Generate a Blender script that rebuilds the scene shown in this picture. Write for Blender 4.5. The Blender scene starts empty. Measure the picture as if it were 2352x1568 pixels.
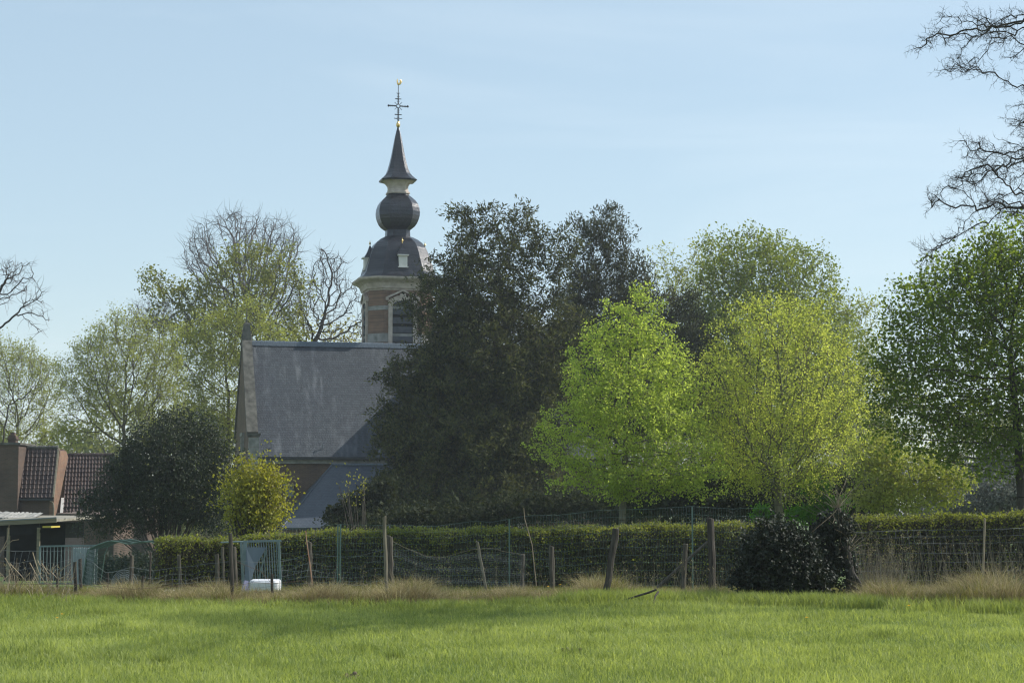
import bpy, math, random, time
import numpy as np
from mathutils import Vector
T0 = time.time()
sc = bpy.context.scene
COL = sc.collection

# ------------------------------------------------------------------ camera
F = 4500.0                       # focal length in display pixels (photo seen as 2352 x 1568)
TH = math.atan(374 / F)          # camera looks up a little: horizon at row 1158
CAMZ = 1.6
cam = bpy.data.cameras.new("camera"); cam.sensor_width = 36; cam.lens = 36 * F / 2352
cam.clip_start = 0.1; cam.clip_end = 3000
co = bpy.data.objects.new("camera", cam); COL.objects.link(co)
co.location = (0, 0, CAMZ); co.rotation_euler = (math.pi / 2 + TH, 0, 0)
sc.camera = co

# ------------------------------------------------------------------ light
AZ, EL = math.radians(73), math.radians(42)      # sun to the right of the view axis and beyond it
SUN = Vector((math.sin(AZ) * math.cos(EL), math.cos(AZ) * math.cos(EL), math.sin(EL)))
w = bpy.data.worlds.new("World"); sc.world = w; w.use_nodes = True
nt = w.node_tree; nt.nodes.clear()
sky = nt.nodes.new("ShaderNodeTexSky"); sky.sky_type = 'NISHITA'; sky.sun_disc = False
sky.sun_elevation = EL; sky.sun_rotation = AZ; sky.air_density = 1.0; sky.dust_density = 0.35; sky.ozone_density = 0.9
bg = nt.nodes.new("ShaderNodeBackground"); bg.inputs[1].default_value = 0.112
wo = nt.nodes.new("ShaderNodeOutputWorld")
# thin cirrus streaks in the sky
tc = nt.nodes.new("ShaderNodeTexCoord"); mp = nt.nodes.new("ShaderNodeMapping")
mp.inputs['Rotation'].default_value = (0, math.radians(9), 0); mp.inputs['Scale'].default_value = (1.6, 1.6, 11)
nz = nt.nodes.new("ShaderNodeTexNoise"); nz.inputs['Scale'].default_value = 1.7; nz.inputs['Detail'].default_value = 5
nz.inputs['Roughness'].default_value = .5
cr = nt.nodes.new("ShaderNodeMapRange"); cr.inputs[1].default_value = .45; cr.inputs[2].default_value = .8; cr.inputs[3].default_value = 0; cr.inputs[4].default_value = .36; nz.inputs['Distortion'].default_value = .7
mx = nt.nodes.new("ShaderNodeMix"); mx.data_type = 'RGBA'; mx.inputs[7].default_value = (7.2, 7.9, 8.6, 1)
L = nt.links.new
L(tc.outputs['Generated'], mp.inputs[0]); L(mp.outputs[0], nz.inputs['Vector']); L(nz.outputs[0], cr.inputs[0])
L(cr.outputs[0], mx.inputs[0]); L(sky.outputs[0], mx.inputs[6])
tn = nt.nodes.new("ShaderNodeMix"); tn.data_type = 'RGBA'; tn.blend_type = 'MULTIPLY'; tn.inputs[0].default_value = 1; tn.inputs[7].default_value = (1.07, 1.04, 1.0, 1)
ve = nt.nodes.new("ShaderNodeMix"); ve.data_type = 'RGBA'; ve.inputs[0].default_value = .5; ve.inputs[7].default_value = (3.5, 4.7, 5.6, 1)
L(mx.outputs[2], ve.inputs[6]); L(ve.outputs[2], tn.inputs[6]); L(tn.outputs[2], bg.inputs[0]); L(bg.outputs[0], wo.inputs[0])
sl = bpy.data.lights.new("sun", 'SUN'); sl.energy = 4.2; sl.angle = math.radians(.5); sl.color = (1, .94, .86)
so = bpy.data.objects.new("sun", sl); COL.objects.link(so)
so.rotation_euler = (-SUN).to_track_quat('-Z', 'Y').to_euler()
sc.view_settings.view_transform = 'Standard'; sc.view_settings.look = 'None'
sc.view_settings.exposure = 0.46; sc.view_settings.gamma = 1
sc.cycles.pixel_filter_type = 'BLACKMAN_HARRIS'; sc.cycles.filter_width = 1.2
sc.cycles.max_bounces = 6; sc.cycles.diffuse_bounces = 2; sc.cycles.glossy_bounces = 2
sc.cycles.transmission_bounces = 3; sc.cycles.volume_bounces = 0; sc.cycles.transparent_max_bounces = 4
HAZE = 0.0003

# ------------------------------------------------------------------ coordinates
cT, sT = math.cos(TH), math.sin(TH)
def P(px, py, Y):                # photo point (display pixels) at ground distance Y -> world
    a = (px - 1176) / F; b = (784 - py) / F
    t = Y / (cT - b * sT)
    return np.array([a * t, Y, CAMZ + t * (sT + b * cT)])
def ground(Y, X=0):
    if Y < 33: return 0.0
    if Y < 110: return -0.0325 * (Y - 33)
    return -2.5
def SZ(d, Y): return d * Y / F

# ------------------------------------------------------------------ mesh building
class MB:
    def __init__(s): s.V = []; s.Q = []; s.T = []; s.A = []; s.n = 0; s.NG = []; s.mi = []; s.ngm = []
    def add(s, V, Q=None, T=None, a=None):
        V = np.asarray(V, float).reshape(-1, 3)
        if Q is not None and len(Q): s.Q.append(np.asarray(Q, np.int64).reshape(-1, 4) + s.n)
        if T is not None and len(T): s.T.append(np.asarray(T, np.int64).reshape(-1, 3) + s.n)
        s.V.append(V); s.A.append(np.full(len(V), .5) if a is None else np.broadcast_to(np.asarray(a, float), (len(V),)).copy())
        s.n += len(V)
    def poly(s, pts):            # n-gon
        pts = np.asarray(pts, float); s.NG.append(list(range(s.n, s.n + len(pts))))
        s.V.append(pts); s.A.append(np.full(len(pts), .5)); s.n += len(pts)
    def box(s, c, size, R=None, taper=1.0):
        x, y, z = np.array(size) / 2
        v = np.array([[-x, -y, -z], [x, -y, -z], [x, y, -z], [-x, y, -z], [-x * taper, -y * taper, z], [x * taper, -y * taper, z], [x * taper, y * taper, z], [-x * taper, y * taper, z]])
        if R is not None: v = v @ np.array(R).T
        s.add(v + np.array(c), [[0, 3, 2, 1], [4, 5, 6, 7], [0, 1, 5, 4], [1, 2, 6, 5], [2, 3, 7, 6], [3, 0, 4, 7]])
    def hexa(s, v):              # 8 corners: bottom loop, top loop
        s.add(v, [[0, 3, 2, 1], [4, 5, 6, 7], [0, 1, 5, 4], [1, 2, 6, 5], [2, 3, 7, 6], [3, 0, 4, 7]])
    def slab(s, pts, th):        # polygon extruded along -normal by th
        pts = np.asarray(pts, float); n = np.cross(pts[1] - pts[0], pts[2] - pts[0]); n = n / np.linalg.norm(n)
        k = len(pts); lo = pts - n * th
        s.poly(pts); s.poly(lo[::-1])
        for i in range(k):
            j = (i + 1) % k; s.add([pts[i], lo[i], lo[j], pts[j]], [[0, 1, 2, 3]])
    def bar(s, a, b, wd, ht=None, up=(0, 0, 1)):
        a = np.asarray(a, float); b = np.asarray(b, float); ht = ht or wd
        d = b - a; d = d / np.linalg.norm(d); u = np.asarray(up, float)
        if abs(d @ u) > .98: u = np.array([0, 1., 0])
        r = np.cross(d, u); r /= np.linalg.norm(r); u = np.cross(r, d)
        o = [(-1, -1), (1, -1), (1, 1), (-1, 1)]
        v = [a + r * x * wd / 2 + u * y * ht / 2 for x, y in o] + [b + r * x * wd / 2 + u * y * ht / 2 for x, y in o]
        s.hexa(v)
    def tubes(s, A, B, ra, rb, k=4, a=.5):
        A = np.asarray(A, float).reshape(-1, 3); B = np.asarray(B, float).reshape(-1, 3); m = len(A)
        if m == 0: return
        ra = np.broadcast_to(ra, (m,)); rb = np.broadcast_to(rb, (m,))
        d = B - A; d /= np.linalg.norm(d, axis=1, keepdims=True) + 1e-9
        ref = np.where(np.abs(d[:, :1]) < .8, np.array([[1., .05, .1]]), np.array([[0, 1., .1]]))
        u = np.cross(d, ref); u /= np.linalg.norm(u, axis=1, keepdims=True) + 1e-9; v = np.cross(d, u)
        an = np.arange(k) * 2 * math.pi / k
        c = np.cos(an)[None, :, None]; sn = np.sin(an)[None, :, None]
        ring = u[:, None] * c + v[:, None] * sn
        V = np.concatenate([A[:, None] + ring * ra[:, None, None], B[:, None] + ring * rb[:, None, None]], 1).reshape(-1, 3)
        base = (np.arange(m) * 2 * k)[:, None]; i = np.arange(k)[None]; j = (i + 1) % k
        Q = np.stack([base + i, base + j, base + k + j, base + k + i], -1).reshape(-1, 4)
        s.add(V, Q, a=np.repeat(np.broadcast_to(a, (m,)), 2 * k))
    def chain(s, pts, radii, k=6, cap=True):
        pts = np.asarray(pts, float); radii = np.broadcast_to(radii, (len(pts),))
        n = len(pts); tan = np.gradient(pts, axis=0); tan /= np.linalg.norm(tan, axis=1, keepdims=True) + 1e-9
        ref = np.array([1., .05, .1]) if abs(tan[0][0]) < .8 else np.array([0, 1., .1])
        V = []
        for p, t, r in zip(pts, tan, radii):
            u = np.cross(t, ref); u /= np.linalg.norm(u); v = np.cross(t, u)
            for i in range(k):
                an = 2 * math.pi * i / k; V.append(p + r * (u * math.cos(an) + v * math.sin(an)))
        Q = [[a * k + i, a * k + (i + 1) % k, (a + 1) * k + (i + 1) % k, (a + 1) * k + i] for a in range(n - 1) for i in range(k)]
        b0 = s.n; s.add(V, Q)
        if cap: s.NG.append([b0 + i for i in range(k)][::-1]); s.NG.append([b0 + (n - 1) * k + i for i in range(k)])
    def loft(s, rings, cap=True):  # rings: list of (k,3)
        k = len(rings[0]); n = len(rings); V = np.concatenate(rings)
        Q = [[a * k + i, a * k + (i + 1) % k, (a + 1) * k + (i + 1) % k, (a + 1) * k + i] for a in range(n - 1) for i in range(k)]
        b0 = s.n; s.add(V, Q)
        if cap: s.NG.append([b0 + i for i in range(k)][::-1]); s.NG.append([b0 + (n - 1) * k + i for i in range(k)])
    def build(s, name, mat, parent=None, smooth=False, loc=None):
        V = np.concatenate(s.V) if s.V else np.zeros((0, 3))
        Q = np.concatenate(s.Q) if s.Q else np.zeros((0, 4), np.int64)
        T = np.concatenate(s.T) if s.T else np.zeros((0, 3), np.int64)
        off = np.array(s_world[parent.name] if parent is not None else (loc if loc is not None else (0, 0, 0)), float)
        me = bpy.data.meshes.new(name)
        ngl = [len(x) for x in s.NG]; ngf = np.array([i for x in s.NG for i in x], np.int64)
        loops = np.concatenate([Q.ravel(), T.ravel(), ngf]).astype(np.int32)
        tot = np.concatenate([np.full(len(Q), 4), np.full(len(T), 3), np.array(ngl, int)]).astype(np.int32)
        me.vertices.add(len(V)); me.vertices.foreach_set('co', (V - off).astype(np.float32).ravel())
        me.loops.add(len(loops)); me.loops.foreach_set('vertex_index', loops)
        me.polygons.add(len(tot)); st = np.concatenate([[0], np.cumsum(tot)[:-1]]).astype(np.int32)
        me.polygons.foreach_set('loop_start', st); me.polygons.foreach_set('loop_total', tot)
        me.polygons.foreach_set('use_smooth', np.full(len(tot), bool(smooth)))
        at = me.attributes.new('v', 'FLOAT', 'POINT'); at.data.foreach_set('value', np.concatenate(s.A).astype(np.float32))
        me.update(calc_edges=True); me.materials.append(mat)
        o = bpy.data.objects.new(name, me); COL.objects.link(o)
        s_world[o.name] = off
        if parent is not None: o.parent = parent
        else: o.location = off
        return o
s_world = {}
def empty(name, loc, rot=0, local=False):
    o = bpy.data.objects.new(name, None); COL.objects.link(o); o.location = tuple(loc); o.empty_display_size = .5
    s_world[o.name] = np.zeros(3) if local else np.array(loc, float)
    if rot: o.rotation_euler = (0, 0, rot)
    return o
def tag(o, label=None, cat=None, group=None, kind=None):
    if label: o['label'] = label
    if cat: o['category'] = cat
    if group: o['group'] = group
    if kind: o['kind'] = kind
    return o

# ------------------------------------------------------------------ materials
def newmat(name):
    m = bpy.data.materials.new(name); m.use_nodes = True; t = m.node_tree; t.nodes.clear()
    o = t.nodes.new("ShaderNodeOutputMaterial"); return m, t, o
def c4(c): return (c[0], c[1], c[2], 1)
def ramp(t, fac, stops):
    r = t.nodes.new("ShaderNodeValToRGB"); e = r.color_ramp.elements
    while len(e) < len(stops): e.new(.5)
    for i, (p, c) in enumerate(stops): e[i].position = p; e[i].color = c4(c)
    t.links.new(fac, r.inputs[0]); return r.outputs[0]
def noise(t, scale, detail=3, vec=None, mapscale=None):
    n = t.nodes.new("ShaderNodeTexNoise"); n.inputs['Scale'].default_value = scale; n.inputs['Detail'].default_value = detail
    if vec is None:
        tcn = t.nodes.new("ShaderNodeTexCoord"); vec = tcn.outputs['Object']
    if mapscale:
        m = t.nodes.new("ShaderNodeMapping"); m.inputs['Scale'].default_value = mapscale; t.links.new(vec, m.inputs[0]); vec = m.outputs[0]
    t.links.new(vec, n.inputs['Vector']); return n.outputs[0]
def mixc(t, fac, a, b, mode='MIX'):
    m = t.nodes.new("ShaderNodeMix"); m.data_type = 'RGBA'; m.blend_type = mode
    for inp, v in ((m.inputs[0], fac), (m.inputs[6], a), (m.inputs[7], b)):
        if isinstance(v, bpy.types.NodeSocket): t.links.new(v, inp)
        elif isinstance(v, (int, float)): inp.default_value = v
        else: inp.default_value = c4(v)
    return m.outputs[2]
def mth(t, op, a, b=None):
    m = t.nodes.new("ShaderNodeMath"); m.operation = op
    for i, v in enumerate((a, b)):
        if v is None: continue
        if isinstance(v, bpy.types.NodeSocket): t.links.new(v, m.inputs[i])
        else: m.inputs[i].default_value = v
    return m.outputs[0]
def leafmat(name, ca, cb, trans=.45, tcol=None, rough=.45, spec=.3, nscale=.6):
    m, t, o = newmat(name)
    at = t.nodes.new("ShaderNodeAttribute"); at.attribute_name = 'v'
    n = noise(t, nscale, 2)
    f = mth(t, 'ADD', mth(t, 'MULTIPLY', at.outputs['Fac'], .65), mth(t, 'MULTIPLY', mth(t, 'SUBTRACT', n, .3), .8))
    col = ramp(t, f, [(.1, ca), (.9, cb)])
    p = t.nodes.new("ShaderNodeBsdfPrincipled"); p.inputs['Roughness'].default_value = rough
    p.inputs['Specular IOR Level'].default_value = spec; t.links.new(col, p.inputs['Base Color'])
    if trans <= 0: t.links.new(p.outputs[0], o.inputs[0]); return m
    tr = t.nodes.new("ShaderNodeBsdfTranslucent")
    t.links.new(mixc(t, 1.0, col, tcol or (1.9, 1.9, .8), 'MULTIPLY'), tr.inputs[0])
    ms = t.nodes.new("ShaderNodeMixShader"); ms.inputs[0].default_value = trans
    t.links.new(p.outputs[0], ms.inputs[1]); t.links.new(tr.outputs[0], ms.inputs[2]); t.links.new(ms.outputs[0], o.inputs[0])
    return m
def plain(name, ca, cb=None, scale=6, rough=.8, spec=.3, bump=0, mapscale=None, metal=0, detail=4):
    m, t, o = newmat(name); p = t.nodes.new("ShaderNodeBsdfPrincipled")
    p.inputs['Roughness'].default_value = rough; p.inputs['Specular IOR Level'].default_value = spec; p.inputs['Metallic'].default_value = metal
    n = noise(t, scale, detail, mapscale=mapscale)
    t.links.new(ramp(t, n, [(.3, ca), (.7, cb or ca)]), p.inputs['Base Color'])
    if bump:
        b = t.nodes.new("ShaderNodeBump"); b.inputs['Strength'].default_value = bump; b.inputs['Distance'].default_value = .03
        t.links.new(n, b.inputs['Height']); t.links.new(b.outputs[0], p.inputs['Normal'])
    t.links.new(p.outputs[0], o.inputs[0]); return m
def wallvec(t, zs=1.0, xonly=False):
    tcn = t.nodes.new("ShaderNodeTexCoord"); s = t.nodes.new("ShaderNodeSeparateXYZ"); t.links.new(tcn.outputs['Object'], s.inputs[0])
    c = t.nodes.new("ShaderNodeCombineXYZ"); t.links.new(s.outputs[0] if xonly else mth(t, 'ADD', s.outputs[0], s.outputs[1]), c.inputs[0])
    t.links.new(mth(t, 'MULTIPLY', s.outputs[2], zs), c.inputs[1]); return c.outputs[0], s
def brickmat(name, ca, cb, mortar, bw=.22, bh=.07, stain=.5):
    m, t, o = newmat(name); p = t.nodes.new("ShaderNodeBsdfPrincipled"); p.inputs['Roughness'].default_value = .9
    vec, s = wallvec(t)
    b = t.nodes.new("ShaderNodeTexBrick"); b.inputs['Scale'].default_value = 1; b.inputs['Brick Width'].default_value = bw
    b.inputs['Row Height'].default_value = bh; b.inputs['Mortar Size'].default_value = .008; b.inputs['Bias'].default_value = 0
    b.inputs['Color1'].default_value = c4(ca); b.inputs['Color2'].default_value = c4(cb); b.inputs['Mortar'].default_value = c4(mortar)
    t.links.new(vec, b.inputs['Vector'])
    n = noise(t, .9, 5)
    col = mixc(t, 1.0, b.outputs[0], ramp(t, n, [(.3, (1 - stain * .55,) * 3), (.7, (1.15, 1.12, 1.05))]), 'MULTIPLY')
    t.links.new(col, p.inputs['Base Color'])
    bu = t.nodes.new("ShaderNodeBump"); bu.inputs['Strength'].default_value = .5; bu.inputs['Distance'].default_value = .02; bu.invert = True
    t.links.new(b.outputs['Fac'], bu.inputs['Height']); t.links.new(bu.outputs[0], p.inputs['Normal'])
    t.links.new(p.outputs[0], o.inputs[0]); return m
def slatemat(name, ca, cb, streak, sfac=.5, gauge=.16, zs=1.2, rough=.45, bumpd=.05, xonly=False):
    m, t, o = newmat(name); p = t.nodes.new("ShaderNodeBsdfPrincipled"); p.inputs['Roughness'].default_value = rough; p.inputs['Specular IOR Level'].default_value = .5
    vec, s = wallvec(t, zs, xonly)
    b = t.nodes.new("ShaderNodeTexBrick"); b.inputs['Scale'].default_value = 1; b.inputs['Brick Width'].default_value = .2
    b.inputs['Row Height'].default_value = gauge; b.inputs['Mortar Size'].default_value = .006
    b.inputs['Color1'].default_value = c4(ca); b.inputs['Color2'].default_value = c4(cb); b.inputs['Mortar'].default_value = c4([x * .4 for x in ca])
    t.links.new(vec, b.inputs['Vector'])
    n1 = noise(t, 1.0, 4, vec=vec, mapscale=(1.5, .16, 1)); n2 = noise(t, .35, 4, vec=vec)
    n3 = noise(t, 2.2, 5, vec=vec, mapscale=(1.0, .35, 1))
    sf = mth(t, 'MULTIPLY', ramp(t, n1, [(.50, (0, 0, 0)), (.72, (1, 1, 1))]), ramp(t, n3, [(.40, (0, 0, 0)), (.62, (1, 1, 1))]))
    col = mixc(t, mth(t, 'MULTIPLY', sf, sfac), b.outputs[0], streak)
    col = mixc(t, 1.0, col, ramp(t, n2, [(.3, (.72, .74, .8)), (.7, (1.25, 1.2, 1.12))]), 'MULTIPLY')
    t.links.new(col, p.inputs['Base Color'])
    fr = mth(t, 'FRACT', mth(t, 'DIVIDE', mth(t, 'MULTIPLY', s.outputs[2], zs), gauge))
    hh = mth(t, 'ADD', mth(t, 'MULTIPLY', fr, -1.0), mth(t, 'MULTIPLY', noise(t, 9, 2, vec=vec), .6))
    bu = t.nodes.new("ShaderNodeBump"); bu.inputs['Strength'].default_value = .8; bu.inputs['Distance'].default_value = bumpd
    t.links.new(hh, bu.inputs['Height']); t.links.new(bu.outputs[0], p.inputs['Normal'])
    t.links.new(p.outputs[0], o.inputs[0]); return m

M = {}
M['bark'] = plain('bark', (.06, .05, .035), (.16, .14, .10), 5, .9, bump=.6, mapscale=(3, 3, .6))
M['bark_dark'] = plain('bark_dark', (.035, .03, .026), (.08, .07, .06), 5, .9, bump=.4, mapscale=(3, 3, .6))
M['bark_green'] = plain('bark_green', (.08, .085, .05), (.20, .18, .13), 6, .9, bump=.6, mapscale=(3, 3, .5))
M['twig'] = plain('twig', (.07, .055, .05), (.14, .11, .095), 3, .8)
M['twig_far'] = plain('twig_far', (.10, .09, .09), (.17, .15, .14), 1, .8)
M['lime'] = leafmat('lime_leaf', (.24, .31, .085), (.42, .49, .17), .68, (1.4, 1.4, .65), .5, .25)
M['lime_pale'] = leafmat('lime_pale_leaf', (.24, .29, .09), (.44, .50, .18), .68, (1.6, 1.5, .65), .5, .25)
M['chestnut'] = leafmat('chestnut_leaf', (.07, .115, .024), (.17, .23, .055), .55, (1.8, 1.7, .6), .5, .2)
M['oak'] = leafmat('oak_leaf', (.11, .13, .03), (.24, .25, .07), .42, (1.5, 1.5, .7), .55)
M['pale'] = leafmat('pale_leaf', (.20, .22, .05), (.37, .40, .12), .48, (1.4, 1.4, .75), .5)
M['mid'] = leafmat('mid_leaf', (.105, .145, .033), (.27, .31, .08), .45, (1.6, 1.6, .7), .5)
M['olive'] = leafmat('olive_leaf', (.20, .20, .04), (.34, .32, .07), .5, (1.5, 1.35, .5), .5)
M['yellow'] = leafmat('yellow_leaf', (.19, .18, .03), (.34, .34, .07), .45, (1.5, 1.45, .55), .5, nscale=1.2)
M['yew'] = leafmat('yew_spray', (.010, .02, .010), (.145, .155, .055), .28, (1.3, 1.2, .6), .6, .2, nscale=.9)
M['yew_cold'] = leafmat('cypress_spray', (.016, .024, .016), (.12, .13, .07), .25, (1.3, 1.2, .7), .6, .2, nscale=.9)
M['holly'] = leafmat('holly_leaf', (.012, .02, .012), (.055, .07, .04), .15, None, .55, .35)
M['ivy'] = leafmat('ivy_leaf', (.012, .018, .010), (.034, .042, .024), .06, None, .6, .3)
M['hedge'] = leafmat('hedge_leaf', (.10, .13, .03), (.25, .26, .06), .45, (1.6, 1.6, .6), .5, nscale=1.2)
M['hedge_twig'] = plain('hedge_twig', (.05, .047, .03), (.12, .108, .07), 9, .9)
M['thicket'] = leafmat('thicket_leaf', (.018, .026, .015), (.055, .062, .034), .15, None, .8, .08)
M['grey_shrub'] = leafmat('grey_shrub_leaf', (.09, .10, .08), (.22, .23, .20), .2, (1, 1, .9), .55, .3)
M['fresh'] = leafmat('fresh_leaf', (.06, .16, .015), (.12, .26, .025), .5, (1.6, 1.6, .5), .5)
M['grass'] = leafmat('grass_blade', (.14, .185, .05), (.41, .455, .17), .45, (1.45, 1.45, .7), .5, .25, nscale=.5)
M['dry'] = leafmat('dry_blade', (.20, .165, .09), (.52, .455, .26), .3, (1.0, .95, .8), .8, .1, nscale=.9)
M['dryg'] = leafmat('mixed_blade', (.10, .12, .03), (.26, .25, .08), .4, (1.3, 1.2, .7), .7, .1, nscale=1.3)
M['stem'] = plain('dry_stem', (.20, .16, .11), (.36, .30, .21), 4, .8)
M['earth'] = plain('earth', (.10, .08, .055), (.17, .13, .09), 3, 1, bump=.4)
M['post'] = plain('weathered_post', (.045, .04, .033), (.12, .108, .085), 7, .9, bump=.8, mapscale=(4, 4, .5))
M['post_dark'] = plain('dark_post', (.035, .031, .026), (.085, .075, .062), 7, .9, bump=.8, mapscale=(4, 4, .5))
M['post_pale'] = plain('pale_post', (.11, .10, .072), (.22, .20, .145), 7, .8, bump=.6, mapscale=(4, 4, .5))
M['bamboo'] = plain('rusty_cane', (.30, .13, .08), (.42, .30, .2), 3, .7)
M['wire'] = plain('wire', (.10, .12, .12), (.18, .20, .19), 3, .5, spec=.6)
M['wire_green'] = plain('wire_green', (.07, .12, .10), (.12, .19, .16), 3, .5, spec=.5)
M['rust'] = plain('rusty_wire', (.10, .06, .04), (.18, .13, .1), 9, .8)
M['slate'] = slatemat('nave_slate', (.015, .022, .030), (.032, .042, .053), (.19, .21, .225), .5, .21, 1.2, .6, .09, True)
M['slate2'] = slatemat('annex_slate', (.045, .06, .08), (.06, .078, .10), (.12, .14, .16), .3, .17, 1.6, .5, .05, True)
M['slate_dark'] = slatemat('tower_slate', (.008, .010, .015), (.018, .021, .029), (.10, .10, .11), .2, .26, 1.0, .3)
M['ridge'] = plain('ridge_tile', (.06, .08, .10), (.12, .15, .18), 3, .6, mapscale=(5, 1, 1))
M['brick'] = brickmat('church_brick', (.17, .105, .07), (.11, .07, .052), (.17, .15, .12))
M['brick_tower'] = brickmat('tower_brick', (.25, .145, .095), (.15, .09, .065), (.22, .18, .145))
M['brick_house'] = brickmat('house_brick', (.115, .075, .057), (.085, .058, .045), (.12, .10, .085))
M['brick_sunlit'] = brickmat('sunlit_brick', (.24, .135, .085), (.19, .105, .068), (.22, .18, .14))  # lighter, warmer copy of the house brick: sunlight put into the colour
M['stone'] = plain('pale_stone', (.36, .30, .255), (.54, .47, .41), 2.5, .85, bump=.3)
M['stone_grey'] = plain('grey_stone', (.16, .165, .15), (.34, .33, .31), 2.2, .9, bump=.5)
M['stone_dark'] = plain('lichen_stone', (.055, .055, .047), (.15, .145, .125), 2.6, .9, bump=.6)
M['white'] = plain('white_paint', (.62, .60, .56), (.74, .72, .68), 3, .6)
M['louvre'] = plain('louvre', (.045, .05, .06), (.075, .08, .09), 3, .7)
M['iron'] = plain('iron', (.02, .02, .03), (.035, .035, .045), 5, .5, spec=.5)
M['gold'] = plain('gilding', (.75, .50, .16), (.85, .62, .25), 5, .28, metal=1)
M['dark'] = plain('painted_shade', (.012, .012, .013), (.02, .02, .02), 3, .9)  # near-black that paints the shade in belfry openings and shed
M['glass'] = plain('dark_glass', (.02, .025, .03), (.035, .04, .045), 3, .15, spec=.8)
M['lead'] = plain('lead', (.16, .18, .21), (.24, .26, .29), 3, .5)
M['pantile'] = plain('pantile', (.045, .032, .032), (.11, .077, .066), 2.5, .65, spec=.3, bump=.2)
M['gutter'] = plain('gutter', (.03, .032, .035), (.05, .052, .055), 3, .5)
M['felt'] = plain('roof_felt', (.18, .17, .14), (.29, .27, .22), 2, .9, bump=.2)
M['board'] = plain('board', (.17, .15, .11), (.26, .23, .17), 2, .8, mapscale=(.5, 1, 8))
M['board_yellow'] = plain('yellow_board', (.45, .36, .06), (.55, .45, .1), 3, .7)
M['gate'] = plain('gate_paint', (.11, .155, .165), (.18, .235, .24), 5, .5, spec=.5)
M['sheet'] = plain('blue_sheet', (.09, .12, .15), (.14, .17, .21), 3, .45, mapscale=(1, 1, .3))
M['corr'] = plain('corrugated', (.27, .31, .34), (.44, .48, .50), 6, .45, mapscale=(2, 2, .3))
M['tarp'] = plain('tarp', (.07, .08, .14), (.12, .13, .2), 4, .5)
M['plastic'] = plain('white_plastic', (.62, .62, .66), (.78, .78, .80), 3, .45, mapscale=(6, 6, .4))
M['net'] = leafmat('green_net', (.03, .06, .05), (.06, .10, .08), .3, (1, 1, .9), .6)
M['concrete'] = plain('concrete', (.25, .25, .24), (.40, .40, .38), 3, .9)
M['flower'] = plain('dandelion', (.85, .45, .01), (.9, .55, .02), 3, .6)

# ------------------------------------------------------------------ ground
def groundmat():
    m, t, o = newmat('meadow_soil'); p = t.nodes.new("ShaderNodeBsdfPrincipled"); p.inputs['Roughness'].default_value = .95
    n = noise(t, .35, 6); n2 = noise(t, 14, 4)
    c = ramp(t, n, [(.3, (.05, .10, .012)), (.7, (.10, .16, .02))])
    t.links.new(mixc(t, 1, c, ramp(t, n2, [(.3, (.7, .7, .7)), (.7, (1.2, 1.2, 1.1))]), 'MULTIPLY'), p.inputs['Base Color'])
    t.links.new(p.outputs[0], o.inputs[0]); return m
M['ground'] = groundmat()
ys = np.concatenate([np.arange(-60, 10, 10), np.arange(10, 60, 1.0), np.arange(60, 120, 5), np.arange(120, 720, 40)])
xs = np.concatenate([np.arange(-420, -20, 40), np.arange(-20, 20, 1.0), np.arange(20, 421, 40)])
gx, gy = np.meshgrid(xs, ys); gz = np.vectorize(lambda y: ground(y))(gy)
near = (np.abs(gx) < 19) & (gy > 11) & (gy < 55)
gz = gz + np.where(near, .03 * np.sin(gx * 1.3 + gy * .7) * np.cos(gy * .9), 0)
mb = MB(); nx = len(xs); ny = len(ys)
ii, jj = np.meshgrid(np.arange(nx - 1), np.arange(ny - 1)); q = (jj * nx + ii).ravel()
mb.add(np.stack([gx, gy, gz], -1).reshape(-1, 3), np.stack([q, q + 1, q + nx + 1, q + nx], -1))
tag(mb.build('ground', M['ground'], smooth=True), kind='structure')
def gz_at(x, y):
    y = np.asarray(y, float); z = np.where(y < 33, 0, np.where(y < 110, -.0325 * (y - 33), -2.5))
    return z + .03 * np.sin(x * 1.3 + y * .7) * np.cos(y * .9)

# ------------------------------------------------------------------ trees
def rnd_dir(rng, n):
    d = rng.normal(size=(n, 3)); return d / np.linalg.norm(d, axis=1, keepdims=True)
def unit(v): return v / (np.linalg.norm(v, axis=-1, keepdims=True) + 1e-9)
def leaves(mb, C, n, spread, size, rng, aspect=.6, up=.0, jit=.35, v=None, outward=None):
    """n leaf faces round each centre: folded diamonds"""
    C = np.repeat(C, n, 0); m = len(C)
    pos = C + rng.normal(size=(m, 3)) * spread
    d = rnd_dir(rng, m)
    if outward is not None: d = unit(d + np.repeat(outward, n, 0))
    d[:, 2] += up; d = unit(d)
    s = unit(np.cross(d, rnd_dir(rng, m))); nn = np.cross(d, s)
    L_ = (size * (1 + jit * rng.uniform(-1, 1, m)))[:, None]
    a = pos; b = pos + d * L_ * .5 + s * L_ * aspect * .5 + nn * L_ * .12
    c = pos + d * L_; e = pos + d * L_ * .5 - s * L_ * aspect * .5 + nn * L_ * .12
    V = np.stack([a, b, c, e], 1).reshape(-1, 3); Q = np.arange(m * 4).reshape(-1, 4)
    vv = rng.uniform(0, 1, m) if v is None else np.clip(np.repeat(v, n) + rng.uniform(-.25, .25, m), 0, 1)
    mb.add(V, Q, a=np.repeat(vv, 4))
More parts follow.
